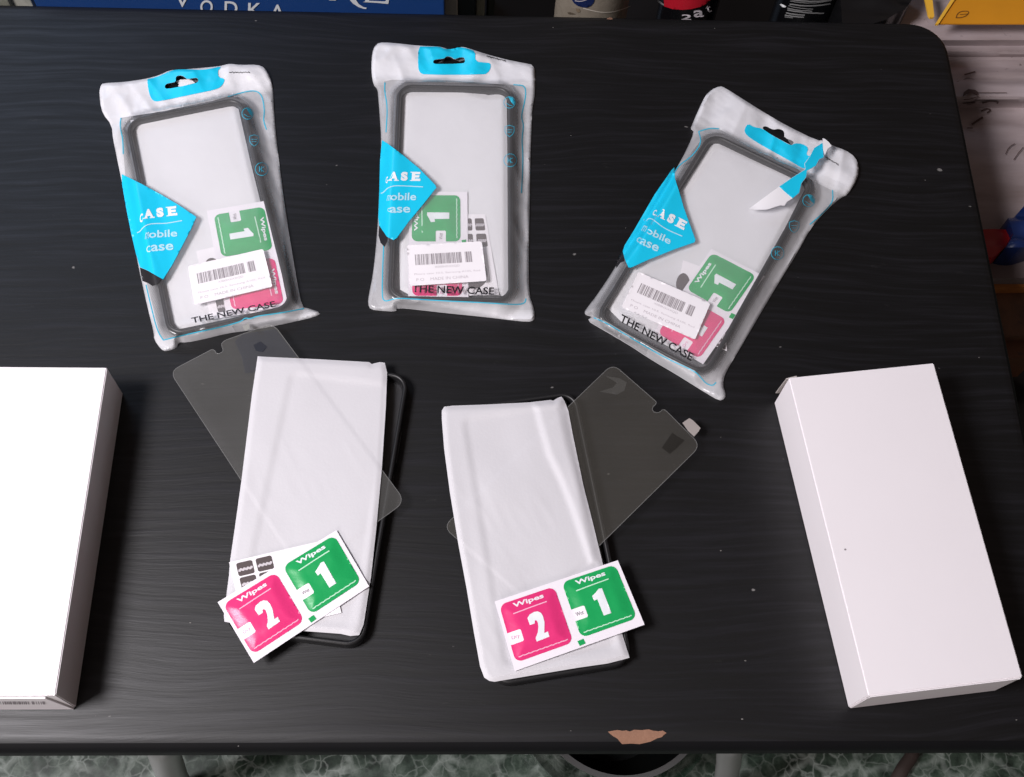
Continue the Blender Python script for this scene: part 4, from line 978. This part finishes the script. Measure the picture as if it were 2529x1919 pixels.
# ------------------------------------------------------------------ things right of the table
WCARD = m_dirty('dirty_white_foam', (.44, .37, .38, 1), (.22, .165, .15, 1), 5, 26, .8)
def h_foam(X, Y, P):
    y = P[:, 1]
    z = -.060-.010*sm((y-98)/16)-.010*sm((y-128)/18)+.008*sm((y-165)/16)+.008*sm((y-196)/12)-.022*sm((y-240)/26)
    return z+.0035*(vnoise(X*30, Y*90, 8)-.5)
wc = solid('foam_sheet', [(2180, 40), (2200, 20), (2240, 0), (2250, -40), (2560, -40), (2560, 580), (2400, 580), (2330, 300), (2290, 100), (2180, 80)], lambda P: on_h(P, h_foam), FZ+.02, WCARD, None, 8)
tag(wc, 'dirty white foam packing with brown stains on the right of the table', 'foam packing')
YEL = m_plain('yellow_cardboard', (.66, .27, .012, 1), .5, 200, .12, .1); YELB = m_plain('bright_yellow_card_edge', (.90, .50, .05, 1), .5, 200, .08, .1)
yb = empty('shipping_box', tuple(on_z([(2420, 20)], -.05)[0]), 'yellow cardboard box standing on the white foam packing', 'box')
zt = -.035
solid('box_panel', cR1([(480, 205), (630, -60), (1400, -60), (1400, 205)]), lambda P: on_h(P, lambda X, Y, Q: zt+.0+0*X), -.0012, YEL, yb, 12)
solid('bright_edge', cR1([(455, 205), (482, 208), (660, -60), (625, -60)]), lambda P: on_z(P, np.full(len(P), zt+.002)), -.002, YELB, yb, 12)
ribbon('box_mark', cR1([(630, 155), (650, 110), (690, 95), (750, 97), (730, 130), (690, 150), (640, 152)]), 1.8, lambda P: on_z(P, zt+.0006), m_plain('brown_mark', (.16, .06, .01, 1), .6), yb, True)
ribbon('box_mark', cR1([(665, 125), (735, 120)]), 1.5, lambda P: on_z(P, zt+.0006), m_plain('brown_mark_b', (.16, .06, .01, 1), .6), yb, False, 0)
o = solid('card_strip', cR1([(355, -60), (425, -60), (445, 135), (440, 150), (410, 150), (395, 130)]), lambda P: on_z(P, np.full(len(P), -.04)), -.002, YELB, None, 10)
tag(o, 'narrow bright yellow card strip beside the yellow box', 'card strip')
o = surf('brown_scrap', cR1([(690, 838), (700, 795), (740, 768), (800, 775), (830, 800), (810, 825), (770, 800), (720, 815)]), lambda P: on_h(P, lambda X, Y, Q: h_foam(X, Y, Q)+.002), m_plain('rust_brown', (.07, .04, .035, 1), .8), wc, 4)
for k, (pts, w_) in enumerate((([(700, 860), (760, 855), (830, 830)], 2), ([(690, 895), (800, 885)], 2), ([(830, 800), (950, 800), (1070, 800)], 1.5), ([(860, 890), (930, 870), (1000, 880), (985, 895)], 4), ([(770, 1075), (820, 1040), (865, 1012)], 5), ([(730, 1105), (780, 1105)], 2.5), ([(705, 645), (760, 630), (800, 618)], 3.5), ([(850, 960), (890, 935), (940, 945), (900, 975)], 3), ([(1060, 1330), (1090, 1270), (1140, 1240)], 2), ([(1130, 1380), (1180, 1310), (1215, 1270)], 2))):
    ribbon('brown_scrap', cR1(pts), w_, lambda P: on_h(P, lambda X, Y, Q: h_foam(X, Y, Q)+.0022), m_plain('rust_mark_%d' % k, (.09, .055, .05, 1), .8), wc, False, 1)
heap('plastic_bag', cR2([(680, 466), (760, 462), (900, 470), (905, 490), (880, 545), (830, 605), (760, 660), (700, 660)]), -.065, -.25, m_plain('red_plastic', (.33, .008, .010, 1), .35, 100, .1), 'red plastic bag right of the table, beside the dark blue one', 'bag', .003, 50, 4, 6)
heap('plastic_bag', cR2([(868, 385), (905, 385), (980, 300), (1060, 230), (1060, 590), (850, 590), (880, 545), (902, 500), (895, 470)]), -.060, -.25, m_plain('navy_plastic', (.006, .018, .085, 1), .25, 100, .1), 'dark blue plastic bag at the right picture edge', 'bag', .006, 50, 6, 6)
heap('grey_carton', cR2([(600, 640), (760, 640), (850, 574), (1060, 574), (1060, 802), (780, 802), (600, 802)]), -.085, -.25, m_plain('mauve_grey_card', (.17, .135, .135, 1), .8, 200, .1), 'mauve grey carton below the red and blue bags', 'carton', .0006, 20, 6, 12)
heap('wood_plank', cR2([(700, 805), (1060, 800), (1060, 864), (700, 868)]), -.095, -.25, m_dirty('orange_wood', (.42, .16, .035, 1), (.28, .09, .02, 1), 60, 10, .5), 'bright orange wooden batten at the right picture edge', 'plank', .0004, 20, 2, 12)
heap('wood_plank', cR2([(700, 873), (1060, 870), (1060, 1198), (700, 1198)]), -.105, -.25, m_dirty('brown_wood', (.16, .075, .04, 1), (.05, .03, .025, 1), 60, 30, .8), 'wide dark brown board below the orange batten', 'plank', .001, 20, 2, 12)
heap('wood_plank', cR2([(700, 1204), (1060, 1202), (1060, 1352), (700, 1352)]), -.115, -.25, m_dirty('red_brown_wood', (.13, .050, .022, 1), (.08, .03, .02, 1), 60, 30, .5), 'red brown board at the right edge, the lowest of three', 'plank', .001, 20, 2, 12)
heap('refuse_bag', cR2([(760, 1354), (1060, 1354), (1060, 2400), (760, 2400)]), -.15, FZ+.002, BLK, 'black plastic bag on the floor at the right table edge', 'bag', .006, 40, 5, 14)

# crumbs and flecks on the table top
DUST = m_plain('pale_crumb', (.20, .19, .18, 1), .9)
V = []; F = []; rs = random.Random(12)
spots = [(1350, 55, 4), (1366, 68, 3.5), (1410, 335, 3), (1545, 563, 3), (1833, 1776, 5), (1780, 1360, 5), (1841, 1632, 5), (1765, 70, 3), (470, 1538, 4), (1780, 1080, 3), (2510, 1778, 4), (587, 1841, 3.5), (1410, 1805, 3), (830, 1505, 3), (2418, 883, 4), (2285, 445, 3)]
for _ in range(16): spots.append((rs.uniform(20, 2400), rs.uniform(70, 1790), rs.uniform(.8, 1.8)))
for x, y, s_ in spots:
    X = on_z([(x, y)], 0)[0]; k = s_*.00009; o_ = len(V); a0 = rs.uniform(0, 6)
    if X[0] > xR-.012 or X[1] > yB-.012 : continue
    zz = float(h_table(np.array([X[0]]), np.array([X[1]]))[0])
    for i in range(5): a = a0+i*1.2566; V.append((X[0]+k*2.0*math.cos(a)*rs.uniform(.6, 1), X[1]+k*math.sin(a)*rs.uniform(.6, 1), zz+.0001))
    V.append((X[0], X[1], zz+.0001+k*.8)); F += [(o_+i, o_+(i+1) % 5, o_+5) for i in range(5)]
cr_ = link('crumbs', V, F, DUST, None); tag(cr_, 'pale dust crumbs scattered over the black table top', 'crumbs', kind='stuff')
